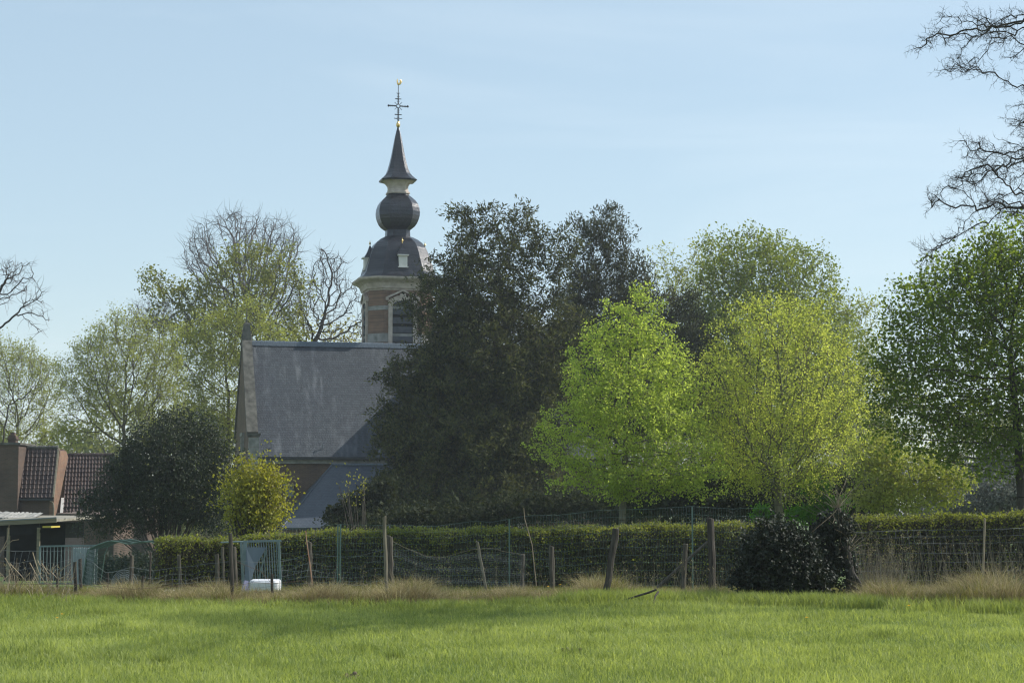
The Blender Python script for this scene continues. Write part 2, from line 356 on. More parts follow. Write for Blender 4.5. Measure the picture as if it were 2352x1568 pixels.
def grow(path, att, step, rng, kill=2.2, infl=1e9, iters=160, trop=.08, jit=.18):
    nodes = [np.array(path[0], float)]; par = [-1]
    for a, b in zip(path[:-1], path[1:]):
        a = np.array(a, float); b = np.array(b, float); k = max(1, int(np.linalg.norm(b - a) / step))
        for i in range(k): nodes.append(a + (b - a) * (i + 1) / k + rng.normal(size=3) * step * .06); par.append(len(nodes) - 2)
    trunk_n = len(nodes)
    N = np.array(nodes); par = list(par)
    D = np.full(len(att), 1e9); I = np.zeros(len(att), int)
    def upd(new, off):
        nonlocal D, I
        d = np.linalg.norm(att[:, None] - new[None], axis=2); k = d.argmin(1); dm = d[np.arange(len(att)), k]
        mk = dm < D; D = np.where(mk, dm, D); I = np.where(mk, k + off, I)
    half = trunk_n // 3
    upd(N[half:], half)
    last = {}
    for it in range(iters):
        alive = D > kill * step
        att = att[alive]; D = D[alive]; I = I[alive]
        if len(att) < 3: break
        act = D < infl
        u, inv = np.unique(I[act], return_inverse=True)
        acc = np.zeros((len(u), 3)); dd = unit(att[act] - N[I[act]]); np.add.at(acc, inv, dd)
        acc = unit(acc) + rng.normal(size=acc.shape) * jit; acc[:, 2] += trop
        new = N[u] + unit(acc) * step
        keep = []
        for k, (ui, p) in enumerate(zip(u, new)):
            l = last.get(int(ui))
            if l is not None and any(np.linalg.norm(p - q) < .45 * step for q in l):
                if len(l) > 3: D[I == ui] = 0
                else: keep.append(k); last[int(ui)].append(p)
                continue
            last.setdefault(int(ui), []).append(p); keep.append(k)
        if not keep: break
        new = new[keep]; off = len(N); N = np.concatenate([N, new]); par += [int(x) for x in u[keep]]
        upd(new, off)
        if len(N) > 16000: break
    return N, np.array(par)
def radii(N, par, tip, ex=2.3):
    r = np.zeros(len(N)); hc = np.zeros(len(N), bool)
    acc = np.zeros(len(N))
    for i in range(len(N) - 1, 0, -1):
        if acc[i] == 0: acc[i] = tip ** ex
        acc[par[i]] += acc[i]
    acc[0] = max(acc[0], tip ** ex)
    return acc ** (1 / ex)
def twigs(P0, D0, n, Lm, r, rng, seg=3, wob=.35, up=.0, spreadf=.9):
    P0 = np.repeat(P0, n, 0); D0 = np.repeat(D0, n, 0); m = len(P0)
    d = unit(D0 + rng.normal(size=(m, 3)) * spreadf); L_ = (Lm * rng.uniform(.5, 1.3, m) / seg)[:, None]
    A = []; B = []; RA = []; RB = []; TD = []; p = P0
    for i in range(seg):
        d = unit(d + rng.normal(size=(m, 3)) * wob + np.array([0, 0, up])); q = p + d * L_
        A.append(p); B.append(q); RA.append(np.full(m, r * (1 - i / (seg + 1)))); RB.append(np.full(m, r * (1 - (i + 1) / (seg + 1)))); TD.append(d); p = q
    return map(np.concatenate, (A, B, RA, RB, TD))
def blob_points(env, Y, n, rng, zf=1.0, yc=0.0, hollow=.25):
    vol = np.array([e[2] * e[3] * e[2] for e in env], float); cnt = np.maximum(4, (n * vol / vol.sum())).astype(int)
    out = []
    for e, c in zip(env, cnt):
        u = rnd_dir(rng, c) * (rng.uniform(hollow, 1, c) ** (1 / 2.2))[:, None]
        ctr = P(e[0], e[1], Y); rx = SZ(e[2], Y); rz = SZ(e[3], Y)
        ry = SZ(e[4], Y) if len(e) > 4 else rx * zf
        cy = ctr[1] + (e[5] if len(e) > 5 else 0) + yc
        out.append(np.array([ctr[0], cy, ctr[2]]) + u * np.array([rx, ry, rz]))
    return np.concatenate(out)
TREES = []
def tree(name, label, cat, Y, path, env, natt, step, tip, bark, leaf=None, nl=3, ls=.1, spread=.15, tw=0, twl=.4, twr=.006, tw2=0,
         seed=1, group=None, zf=.9, thr=2.2, aspect=.6, lup=0, trop=.08, jit=.18, base=None, kill=2.2, twmat='twig', leaf_on='twig', ex=2.3, gap=45, gapt=-.12, twup=.12,
         leafp=1.0, wood=None, hollow=.25, tseg=3, maxr=None, dn=2, lthin=0, boughs=0, brad=30, blift=.45, bsag=0, bflat=.8, bfill=.28, bvar=.11, twspread=.9, lv=None):
    rng = np.random.default_rng(seed); natt = int(natt * dn * 2.2); step *= .66 / dn ** .25; tip *= .55; kill = min(kill, 1.75)
    pts = [P(a, b, Y) for a, b in path]
    g = ground(Y); pts[0] = np.array([pts[0][0], Y, g - .1]) if base is None else np.array(base)
    att = blob_points(env, Y, natt, rng, zf, hollow=hollow)
    if boughs:       # clumps of growth along radiating boughs, uneven in length
        tips = blob_points(env, Y, boughs * 6, rng, zf, hollow=.8); tips = tips[tips[:, 2] > g + .4]
        sel = [int(rng.integers(len(tips)))]; dd = np.linalg.norm(tips - tips[sel[0]], axis=1)
        for _ in range(min(boughs, len(tips)) - 1): k = int(dd.argmax()); sel.append(k); dd = np.minimum(dd, np.linalg.norm(tips - tips[k], axis=1))
        tips = tips[sel]; per = int(natt * .72 / len(tips)); R0 = SZ(brad, Y); P0 = np.array(pts[-1]); zb = pts[min(1, len(pts) - 1)][2]
        out = []
        for tp in tips:
            rad = np.linalg.norm(tp[:2] - P0[:2]); o = np.array([P0[0], P0[1], max(zb, tp[2] - blift * rad)])
            t = (rng.uniform(.35, 1, per) ** .8) * rng.uniform(1.01 - bvar, 1.01 + bvar * 1.15); ax = tp - o; bend = SZ(8, Y)
            q = o + ax * t[:, None]; q[:, 2] += bsag * rad * (t - .35) * (1 - t) * 2
            q += rnd_dir(rng, per) * (rng.uniform(0, 1, per) ** .5 * R0 * (1.15 - .75 * t))[:, None] * [1, 1, bflat]
            out.append(q)
        att = np.concatenate(out + [att[rng.uniform(size=len(att)) < bfill]])
    att = att[att[:, 2] > g + .3]
    if gap and not boughs:
        from mathutils import noise as mn
        f_ = 1 / SZ(gap, Y); keep = np.array([mn.noise(Vector(p * f_)) > gapt for p in att]); att = att[keep]
    N, par = grow(pts, att, step, rng, kill=kill, trop=trop, jit=jit)
    r = radii(N, par, tip, ex)
    if maxr: r = np.where(r > maxr, maxr + (r - maxr) * .25, r)
    root = empty(name, pts[0] + [0, 0, .1]); tag(root, label, cat, group)
    idx = np.arange(1, len(N)); pa = par[idx]
    # main child keeps parent radius
    child_max = np.zeros(len(N)); np.maximum.at(child_max, pa, r[idx])
    main = r[idx] >= child_max[pa] - 1e-9
    ra = np.where(main, r[pa], np.minimum(r[pa], r[idx] * 1.15))
    mbw = MB()
    thick = r[idx] > .02 + tip
    for sel, k in ((thick, 8), (~thick, 4)):
        mbw.tubes(N[pa[sel]], N[idx[sel]], ra[sel], r[idx[sel]], k)
    # root flare
    mbw.tubes([pts[0] - [0, 0, .3]], [N[min(1, len(N) - 1)]], r[0] * 1.35, r[1], 8)
    mbw.build('trunk', M[bark], root, smooth=True)
    d = unit(N[idx] - N[pa]); thin = r[idx] < tip * thr
    TP = N[idx][thin]; TD = d[thin]
    mbt = MB(); LP = TP
    ends = TP; ed = TD
    if tw:
        A, B, RA, RB, DD = twigs(TP, TD, tw, twl, twr, rng, seg=tseg, up=twup, spreadf=twspread)
        mbt.tubes(A, B, RA, RB, 3); ends = B; ed = DD
        if tw2:
            A, B, RA, RB, D2 = twigs(B, DD, tw2, twl * .5, twr * .6, rng, seg=2, up=twup)
            mbt.tubes(A, B, RA, RB, 3); ends = B; ed = D2
        mbt.build('twig_crown' if leaf else 'crown', M[twmat], root)
    if leaf:
        C = ends if leaf_on == 'twig' else TP; E = ed if leaf_on == 'twig' else TD
        zf_ = (C[:, 2] - C[:, 2].min()) / np.ptp(C[:, 2]); k = rng.uniform(size=len(C)) < leafp - lthin * np.clip((zf_ - .35) / .4, 0, 1); C = C[k]; E = E[k]
        m2 = MB(); leaves(m2, C, nl, spread, ls, rng, aspect, lup, outward=E * .5)
        m2.build('crown', M[leaf], root)
    print(name, len(N), 'nodes', len(ends) * (nl if leaf else 0), 'leaves', round(time.time() - T0, 1))
    return root

# --- the two young limes behind the hedge
tree('lime_tree', 'young bright green lime tree with a pointed crown standing in front of the dark yew', 'tree', 48.5, [(1428, 1215), (1430, 1130), (1440, 980), (1448, 800), (1455, 700)],
     [(1450, 960, 180, 200), (1455, 760, 85, 105), (1465, 690, 45, 40), (1310, 1000, 95, 85), (1560, 1040, 110, 90), (1380, 840, 100, 100), (1530, 850, 75, 95), (1340, 1090, 90, 50), (1600, 1095, 95, 50), (1450, 1105, 150, 40), (1260, 1010, 60, 60), (1540, 780, 40, 50)],
     2300, .13, .007, 'bark_green', 'lime', nl=5, ls=.056, spread=.06, tw=1, twl=.24, twr=.003, seed=3, dn=1.7, boughs=105, brad=25, blift=.55, bfill=.10, gap=26, gapt=-.16, leafp=.8, aspect=.85, zf=.95, lup=-.25, trop=.12, group='young limes behind the hedge', kill=2.0, ex=2.15)
tree('lime_tree', 'lime tree with pale yellow green leaves and a low fork, second from the yew', 'tree', 50, [(1790, 1215), (1788, 1160), (1786, 1101)],
     [(1785, 880, 200, 195), (1780, 1010, 210, 105), (1660, 900, 90, 120), (1920, 920, 80, 130), (1790, 740, 120, 70), (1700, 1070, 90, 60), (1900, 1080, 90, 55), (1615, 960, 60, 90), (1965, 950, 50, 110), (1600, 850, 50, 80), (1985, 860, 40, 80), (1720, 730, 70, 60), (1860, 740, 60, 60)],
     2300, .15, .0085, 'bark_green', 'lime_pale', nl=5, ls=.047, spread=.065, tw=1, twl=.32, twr=.003, seed=8, boughs=105, brad=24, blift=1.15, bfill=.12, gap=24, gapt=-.2, leafp=.8, aspect=.8, zf=.95, lup=-.1, trop=.15, group='young limes behind the hedge', kill=1.9, ex=2.2)
# --- dark green broad tree on the right
tree('broad_tree', 'broad dark green leafy tree at the right edge, its trunk behind the hedge', 'tree', 54, [(2347, 1190), (2343, 1090), (2335, 960), (2320, 820)],
     [(2260, 800, 250, 240), (2110, 880, 130, 150), (2270, 640, 130, 110), (2420, 750, 260, 260), (2120, 760, 80, 90), (2230, 1030, 150, 65), (2450, 1000, 150, 80), (2030, 930, 75, 95), (2160, 700, 60, 90), (2080, 700, 30, 40), (2340, 560, 120, 60), (2010, 850, 50, 70), (1990, 920, 45, 70), (2070, 780, 50, 70), (2140, 1010, 110, 45)],
     2600, .24, .010, 'bark_dark', 'chestnut', nl=3, ls=.10, spread=.12, tw=1, twl=.45, twr=.006, seed=12,  boughs=110, brad=34, blift=.3, bsag=.2, bflat=.6, bfill=.15, aspect=.75, zf=.9, lup=-.15, leafp=1, dn=3, gap=34, gapt=-.08, ex=2.35)
# --- yews in front of the church
tree('yew_tree', 'huge dark evergreen yew standing in front of the church, wide at the foot', 'tree', 112, [(1120, 1205), (1125, 1050), (1140, 850), (1150, 650)],
     [(1120, 620, 110, 130), (1065, 560, 40, 75), (1215, 590, 65, 105), (1080, 700, 140, 130), (1130, 850, 190, 150), (1090, 1020, 215, 120), (1080, 1130, 235, 70), (960, 880, 70, 80), (990, 680, 45, 50), (1240, 900, 80, 200), (930, 1000, 70, 80), (1275, 600, 45, 90), (1310, 570, 30, 60), (1290, 760, 70, 110), (1030, 515, 12, 40), (1170, 505, 20, 35), (1075, 515, 10, 35), (1120, 500, 10, 30), (1220, 495, 12, 25), (1250, 520, 10, 35), (900, 940, 35, 40)],
     3600, .42, .014, 'bark_dark', 'yew', nl=7, ls=.24, spread=.15, tw=2, twl=.75, twr=.01, twup=-.06, twspread=.6, seed=21, boughs=110, brad=27, blift=.75, bsag=.25, bvar=.17, bfill=.22, bflat=.55, gap=24, gapt=-.06, leafp=1, lthin=.45, aspect=.34, zf=.8, lup=.25, trop=.15, kill=2.0, leaf_on='twig', thr=2.6)
tree('cypress_tree', 'dark evergreen with ragged upright tips behind and right of the yew', 'tree', 122, [(1420, 1205), (1415, 1000), (1405, 700)],
     [(1395, 560, 60, 80), (1345, 570, 40, 60), (1450, 650, 50, 75), (1390, 740, 110, 150), (1330, 700, 60, 120), (1550, 770, 75, 85), (1480, 640, 25, 45), (1440, 900, 160, 120), (1560, 900, 100, 100)],
     2200, .45, .014, 'bark_dark', 'yew_cold', nl=7, ls=.24, spread=.15, tw=2, twl=.9, twr=.01, twspread=.6, seed=23, boughs=60, brad=24, bvar=.17, blift=1.1, bflat=.9, gap=24, gapt=-.06, leafp=1, lthin=.35, aspect=.30, zf=.8, lup=.6, trop=.2, kill=2.0, thr=2.6)
# --- trees behind on the right
tree('leafy_tree', 'tall feathery spring green tree behind the limes with a dense rounded top', 'tree', 125, [(1745, 1190), (1745, 1000), (1742, 800)],
     [(1750, 640, 130, 110), (1660, 610, 70, 80), (1840, 640, 80, 85), (1740, 780, 200, 130), (1740, 930, 230, 140), (1900, 680, 45, 70), (1900, 760, 80, 90), (1960, 830, 60, 80), (1620, 700, 60, 90)],
     2400, .55, .024, 'bark', 'mid', nl=6, ls=.19, spread=.2, tw=1, twl=.9, twr=.012, seed=31, dn=3, boughs=70, brad=38, blift=.7, aspect=.6, zf=.8, group='trees behind the limes', kill=2.0, gap=40)
tree('leafy_tree', 'thin light green tree between the dark evergreen and the tall rounded one', 'tree', 135, [(1590, 1190), (1590, 950), (1592, 800)],
     [(1585, 700, 85, 110), (1620, 600, 45, 65), (1530, 680, 40, 90), (1590, 870, 100, 110), (1520, 590, 25, 30)],
     1000, .6, .018, 'bark', 'pale', nl=5, ls=.17, spread=.2, tw=1, twl=1, twr=.012, seed=32, dn=3, aspect=.6, zf=.8, group='trees behind the limes', leafp=.85, kill=2.0)
tree('leafy_tree', 'low pale green tree sloping down beside the broad dark tree on the right', 'tree', 130, [(1940, 1190), (1940, 1000), (1945, 850)],
     [(1940, 790, 70, 90), (1985, 740, 50, 60), (1960, 900, 110, 100), (1900, 760, 50, 90), (2060, 960, 90, 90)],
     900, .6, .018, 'bark', 'pale', nl=5, ls=.17, spread=.2, tw=1, twl=1, twr=.012, seed=33, dn=3, aspect=.6, zf=.8, group='trees behind the limes', kill=2.0)
tree('hornbeam_tree', 'small tree with tiers of bright yellow green leaves hanging low over the right hedge', 'tree', 62, [(2010, 1200), (2030, 1130), (2060, 1080)],
     [(2080, 1090, 110, 60), (2190, 1110, 70, 30), (2010, 1050, 70, 60), (2060, 1150, 100, 28), (1990, 1130, 50, 50), (2160, 1150, 50, 18)],
     1300, .2, .008, 'bark', 'pale', nl=4, ls=.095, spread=.1, tw=1, twl=.35, twr=.004, seed=36, aspect=.8, zf=.8, kill=1.9, lup=-.1)
# --- left background trees
tree('oak_tree', 'wide oak with dark limbs and young olive leaves, tallest leafy tree left of the tower', 'tree', 168, [(560, 1190), (560, 1000), (562, 820)],
     [(590, 640, 110, 90), (470, 690, 80, 80), (370, 660, 65, 42), (430, 740, 100, 50), (520, 760, 100, 90), (660, 660, 60, 70), (620, 760, 90, 90), (330, 640, 25, 30)],
     1250, .9, .04, 'bark_dark', 'oak', nl=9, ls=.24, spread=.26, tw=1, twl=1.0, twr=.025, seed=41, dn=3, lthin=.2, aspect=.7, zf=.8, kill=2.1, gap=55, gapt=.02, ex=2.1, trop=.02, jit=.28, leafp=.9)
tree('bare_tree', 'tall bare tree rising behind the oak in a fan of grey twigs', 'tree', 185, [(575, 1190), (575, 1000), (572, 760)],
     [(560, 590, 150, 110), (500, 580, 80, 90), (640, 580, 55, 95), (560, 700, 140, 80)],
     1500, .75, .05, 'twig_far', None, tw=2, twl=1.5, twr=.018, seed=42, zf=.8, group='bare trees left of the tower', thr=2.2, tw2=0, gap=70, gapt=-.2, twmat='twig_far', trop=.2)
tree('bare_tree', 'bare tree with black spreading limbs close to the left side of the church tower', 'tree', 172, [(700, 1190), (705, 950), (715, 800)],
     [(745, 660, 70, 100), (790, 700, 45, 60), (700, 640, 40, 70), (770, 750, 70, 45), (690, 740, 60, 60), (820, 730, 40, 50)],
     1100, .7, .055, 'bark_dark', None, tw=2, twl=1.3, twr=.02, seed=43, zf=.8, group='bare trees left of the tower', thr=2.2, tw2=0, twmat='twig_far', jit=.3, trop=.02)
tree('leafy_tree', 'low yellow green tree showing above the nave roof beside the tower', 'tree', 200, [(760, 1190), (765, 1000), (765, 850)],
     [(750, 780, 70, 45), (800, 770, 50, 40), (700, 760, 40, 60), (760, 850, 110, 60)], 600, .8, .03, 'bark', 'olive', nl=5, ls=.34, spread=.45, tw=0, seed=44, zf=.8, kill=2)
tree('leafy_tree', 'pale green tree with dense small leaves just left of the church gable', 'tree', 158, [(530, 1190), (525, 1060), (525, 900)],
     [(560, 760, 70, 75), (500, 800, 80, 85), (620, 790, 60, 60), (460, 870, 70, 80), (520, 920, 110, 120), (430, 800, 50, 60), (480, 1010, 90, 70)],
     2000, .6, .022, 'bark', 'pale', nl=7, ls=.17, spread=.2, tw=1, twl=1.1, twr=.014, seed=45, dn=3, zf=.8, kill=2.0, trop=.2, leafp=.9)
tree('leafy_tree', 'vase shaped tree with sparse pale leaves and visible branches above the tiled roofs', 'tree', 150, [(290, 1190), (288, 1080), (285, 1000)],
     [(280, 860, 120, 120), (200, 870, 70, 90), (350, 830, 70, 110), (280, 760, 70, 50), (180, 960, 60, 80), (370, 940, 70, 90)],
     1700, .55, .026, 'bark', 'pale', nl=6, ls=.14, spread=.18, tw=2, twl=1, twr=.013, seed=46, zf=.8, kill=2.0, trop=.25, leafp=.75, thr=2.0, group='pale trees above the house', twmat='twig_far')
tree('leafy_tree', 'thin pale budding tree at the left edge above the chimney', 'tree', 155, [(30, 1190), (35, 1080), (40, 1000)],
     [(60, 900, 90, 100), (-30, 880, 90, 110), (20, 830, 80, 50), (110, 900, 40, 80), (60, 990, 90, 60)],
     1300, .6, .026, 'bark', 'pale', nl=6, ls=.14, spread=.18, tw=2, twl=1, twr=.013, seed=47, zf=.8, kill=2.0, trop=.2, leafp=.7, thr=2.0, group='pale trees above the house', twmat='twig_far')
tree('bare_tree', 'bare tree reaching in from the left edge with dark crooked limbs', 'tree', 118, [(-60, 1190), (-65, 950), (-60, 800)],
     [(-10, 650, 80, 60), (60, 670, 50, 60), (40, 620, 50, 30), (90, 740, 35, 30), (-100, 650, 100, 100), (100, 690, 20, 20)],
     420, .5, .035, 'bark_dark', None, tw=2, twl=.9, twr=.013, seed=48, zf=.7, gap=60, thr=2.2, tw2=0, twmat='twig', jit=.35, trop=-.02, ex=2.0)
tree('bare_tree', 'dark dead looking tree with knotted branches in front of the pale budding tree at left', 'tree', 140, [(5, 1190), (8, 1000), (20, 930)],
     [(60, 900, 60, 35), (20, 940, 40, 40), (95, 880, 25, 20)], 60, .7, .03, 'bark_dark', None, tw=2, twl=1, twr=.012, seed=49, zf=.6, kill=2, jit=.4)
tree('bare_tree', 'small bare dark tree between the vase shaped tree and the oak', 'tree', 165, [(345, 1190), (350, 950), (355, 820)],
     [(370, 740, 40, 55), (340, 720, 40, 40), (400, 760, 50, 50)], 350, .6, .022, 'bark_dark', None, tw=3, twl=1.0, twr=.013, seed=50, zf=.8, kill=2, jit=.35, tw2=1, twmat='twig_far')
# --- the big bare tree whose limbs hang in from the right
tree('bare_tree', 'large bare tree outside the right edge, knobbly twigs hanging into the sky', 'tree', 31, [(2640, 1390), (2630, 900), (2610, 400), (2600, 0), (2590, -300)],
     [(2300, 60, 90, 60, 200), (2200, 60, 70, 45, 160), (2240, 110, 70, 50, 200), (2140, 130, 35, 30, 80), (2340, 130, 50, 30, 160), (2110, 110, 20, 15, 50), (2170, 165, 40, 14, 60),
      (2330, 260, 40, 60, 160), (2260, 400, 85, 70, 200), (2190, 450, 70, 40, 160), (2300, 470, 90, 45, 200), (2180, 550, 50, 25, 60), (2130, 575, 45, 25, 60), (2100, 600, 25, 20, 50), (2230, 520, 50, 30, 60), (2250, 340, 70, 30, 160),
      (2600, -250, 380, 200, 420), (2450, 300, 120, 250, 260), (2330, -230, 130, 70, 260, -6), (2480, -230, 150, 80, 260, -3), (2800, -230, 200, 90, 260, 3)],  # last three unseen crown clumps added to cast the field's diagonal shadow
     1500, .15, .012, 'bark_dark', None, tw=2, twl=.20, twr=.0045, seed=61, zf=1, dn=1.0, gap=16, gapt=-.22, thr=1.9, twmat='bark_dark', jit=.5, trop=.03, tw2=2, twup=.05, ex=2.3, hollow=.1)
# --- far wood line, low and misty
rng = np.random.default_rng(77)
m1 = MB(); m0 = MB()
for i in range(46):
    X = -150 + i * 6.6 + rng.uniform(-2, 2); Y = rng.uniform(265, 330); h = rng.uniform(14, 21); wdt = rng.uniform(5, 8)
    c = np.array([X, Y, -2.5 + h * .6]); pts = c + rnd_dir(rng, 420) * (rng.uniform(.3, 1, 420) ** .5)[:, None] * np.array([wdt, wdt, h * .42])
    leaves(m1, pts, 6, .6, .6, rng, .7); m0.tubes([[X, Y, -2.6]], [[X, Y, -2.5 + h * .5]], .3, .15, 5)
    br = pts[::9]; m0.tubes(np.repeat([[X, Y, -2.5 + h * .3]], len(br), 0), br, .09, .03, 3)
for i in range(60):
    X = -75 + i * 3.1 + rng.uniform(-1, 1); Y = rng.uniform(205, 225) if X < 30 else rng.uniform(150, 175); h = rng.uniform(5.5, 8.5)
    pts = np.array([X, Y, -2.5 + h * .45]) + rnd_dir(rng, 300) * (rng.uniform(.2, 1, 300) ** .5)[:, None] * np.array([2.8, 2.4, h * .52]); pts = pts[pts[:, 2] > -2.4]
    leaves(m1, pts, 6, .3, .34, rng, .7); m0.tubes(np.repeat([[X, Y, -2.6]], 12, 0), pts[:12], .06, .02, 3)
o = m1.build('far_woods', M['oak'], loc=(0, 300, 0)); tag(o, 'low misty line of pale green woods on the horizon behind the trees', 'woods', kind='stuff')
tr = m0.build('trunk', M['bark'], o); tr['kind'] = 'stuff'

# ------------------------------------------------------------------ shrubs
def shrub(name, label, cat, Y, env, mat, n, ls, seed, group=None, aspect=.6, nl=3, spread=.1, shell=.6, core=True, stems=40, lup=0, barkm='bark_dark', zf=.8, noise_amp=.25):
    rng = np.random.default_rng(seed); g = ground(Y); base = P(env[0][0], 1158, Y); base[2] = g
    root = empty(name, base); tag(root, label, cat, group)
    pts = blob_points(env, Y, n, rng, zf, hollow=shell)
    # lumpy outline
    from mathutils import noise as mn
    ctr = P(env[0][0], env[0][1], Y); k = 4.0 / max(SZ(env[0][2], Y), .3)
    f = np.array([1 + noise_amp * mn.noise(Vector(p * k)) for p in pts])[:, None]
    pts = ctr + (pts - ctr) * f; pts = pts[pts[:, 2] > g + .02]
    m = MB(); leaves(m, pts, nl, spread, ls, rng, aspect, lup, outward=unit(pts - ctr) * .5)
    mw = MB(); sel = pts[rng.integers(0, len(pts), stems)]; b = base + rng.normal(size=(stems, 3)) * [.15, .15, 0]
    mid = (b + sel) / 2 + rng.normal(size=(stems, 3)) * .08 * SZ(env[0][2], Y)
    mw.tubes(b - [0, 0, .1], mid, .035, .02, 5); mw.tubes(mid, sel, .02, .006, 4)
    if core:   # dense inner twigs so that no light passes straight through
        ip = blob_points([(e[0], e[1], e[2] * .8, e[3] * .8) + tuple(e[4:]) for e in env], Y, 900, rng, zf, hollow=0)
        ip = ip[ip[:, 2] > g]; leaves(m, ip, 3, spread, ls * 2.2, rng, .8)
    mw.build('stem', M[barkm], root, smooth=True); m.build('crown', M[mat], root)
    print(name, len(pts) * nl, round(time.time() - T0, 1)); return root
shrub('holly_bush', 'big dark glossy evergreen bush between the brick house and the church', 'bush', 78,
      [(390, 1080, 130, 130), (470, 1110, 75, 120), (330, 1120, 110, 110), (270, 1150, 60, 75), (430, 990, 80, 50), (240, 1180, 70, 55), (500, 1170, 50, 70), (195, 1150, 35, 30), (520, 1060, 40, 60)],
      'holly', 16000, .085, 71, nl=3, spread=.12, noise_amp=.3, shell=.55, stems=70)
shrub('yellow_shrub', 'round golden green shrub on a dark stem below the church gable', 'shrub', 56,
      [(585, 1150, 68, 75), (550, 1130, 45, 60), (620, 1150, 42, 65), (600, 1090, 50, 35), (585, 1200, 60, 35)],
      'yellow', 3900, .08, 72, nl=2, spread=.07, shell=.2, noise_amp=.9, aspect=.8, core=False, stems=60)
shrub('dark_shrub', 'dark olive shrub in front of the annex roof at the foot of the yew', 'shrub', 90,
      [(820, 1175, 50, 42), (850, 1170, 50, 48), (775, 1190, 35, 25), (880, 1150, 40, 55)], 'thicket', 2400, .13, 73, spread=.1, noise_amp=.5, shell=.3)
shrub('blossom_shrub', 'slim shrub with a few lit yellow leaves standing against the dark yew', 'shrub', 80,
      [(832, 1130, 8, 22), (815, 1120, 30, 40), (778, 1080, 10, 30)], 'yellow', 60, .09, 74, nl=2, spread=.05, core=False, stems=14)
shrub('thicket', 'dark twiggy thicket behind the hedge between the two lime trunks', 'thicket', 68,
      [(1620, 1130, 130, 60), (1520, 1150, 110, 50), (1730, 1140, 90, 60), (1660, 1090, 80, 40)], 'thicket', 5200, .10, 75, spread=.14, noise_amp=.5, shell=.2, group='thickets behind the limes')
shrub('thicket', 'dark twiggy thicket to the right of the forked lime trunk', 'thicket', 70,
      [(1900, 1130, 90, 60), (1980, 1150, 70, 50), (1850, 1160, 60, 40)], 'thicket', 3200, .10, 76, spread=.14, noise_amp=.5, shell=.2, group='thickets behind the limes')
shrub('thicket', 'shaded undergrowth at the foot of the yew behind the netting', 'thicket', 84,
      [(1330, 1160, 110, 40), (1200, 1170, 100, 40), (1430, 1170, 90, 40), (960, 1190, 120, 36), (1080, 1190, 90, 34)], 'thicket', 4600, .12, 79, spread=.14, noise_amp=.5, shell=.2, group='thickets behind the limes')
for i, (x, y, a, b, lb) in enumerate([(1870, 1120, 30, 22, 'bright green sapling leaves beside the forked lime trunk'), (1905, 1165, 40, 22, 'low bright green sapling between lime trunk and ivy post'),
                                  (1860, 1180, 55, 14, 'bright green weeds over the hedge beside the lime trunk'), (1750, 1188, 18, 22, 'long grass clump at the foot of the forked lime')]):
    shrub('sapling', lb, 'sapling', 53, [(x, y, a, b)], 'fresh', 420, .09, 80 + i, nl=3, spread=.08, core=False, stems=8, shell=.1, group='fresh green saplings', noise_amp=.6)
shrub('grey_shrub', 'silvery grey glossy shrub beside the trunk of the broad tree at right', 'shrub', 80,
      [(2220, 1160, 75, 32), (2290, 1140, 70, 45), (2360, 1140, 60, 50)], 'grey_shrub', 5200, .085, 86, spread=.12, noise_amp=.4, shell=.4)
shrub('grey_bank', 'dull grey brown bank of bare scrub far behind the right hedge', 'scrub', 120,
      [(2150, 1110, 150, 60), (2330, 1080, 130, 80), (2020, 1100, 80, 60), (2090, 1200, 120, 45), (1700, 1200, 120, 40)], 'grey_shrub', 8500, .13, 87, spread=.2, noise_amp=.3, shell=.2)

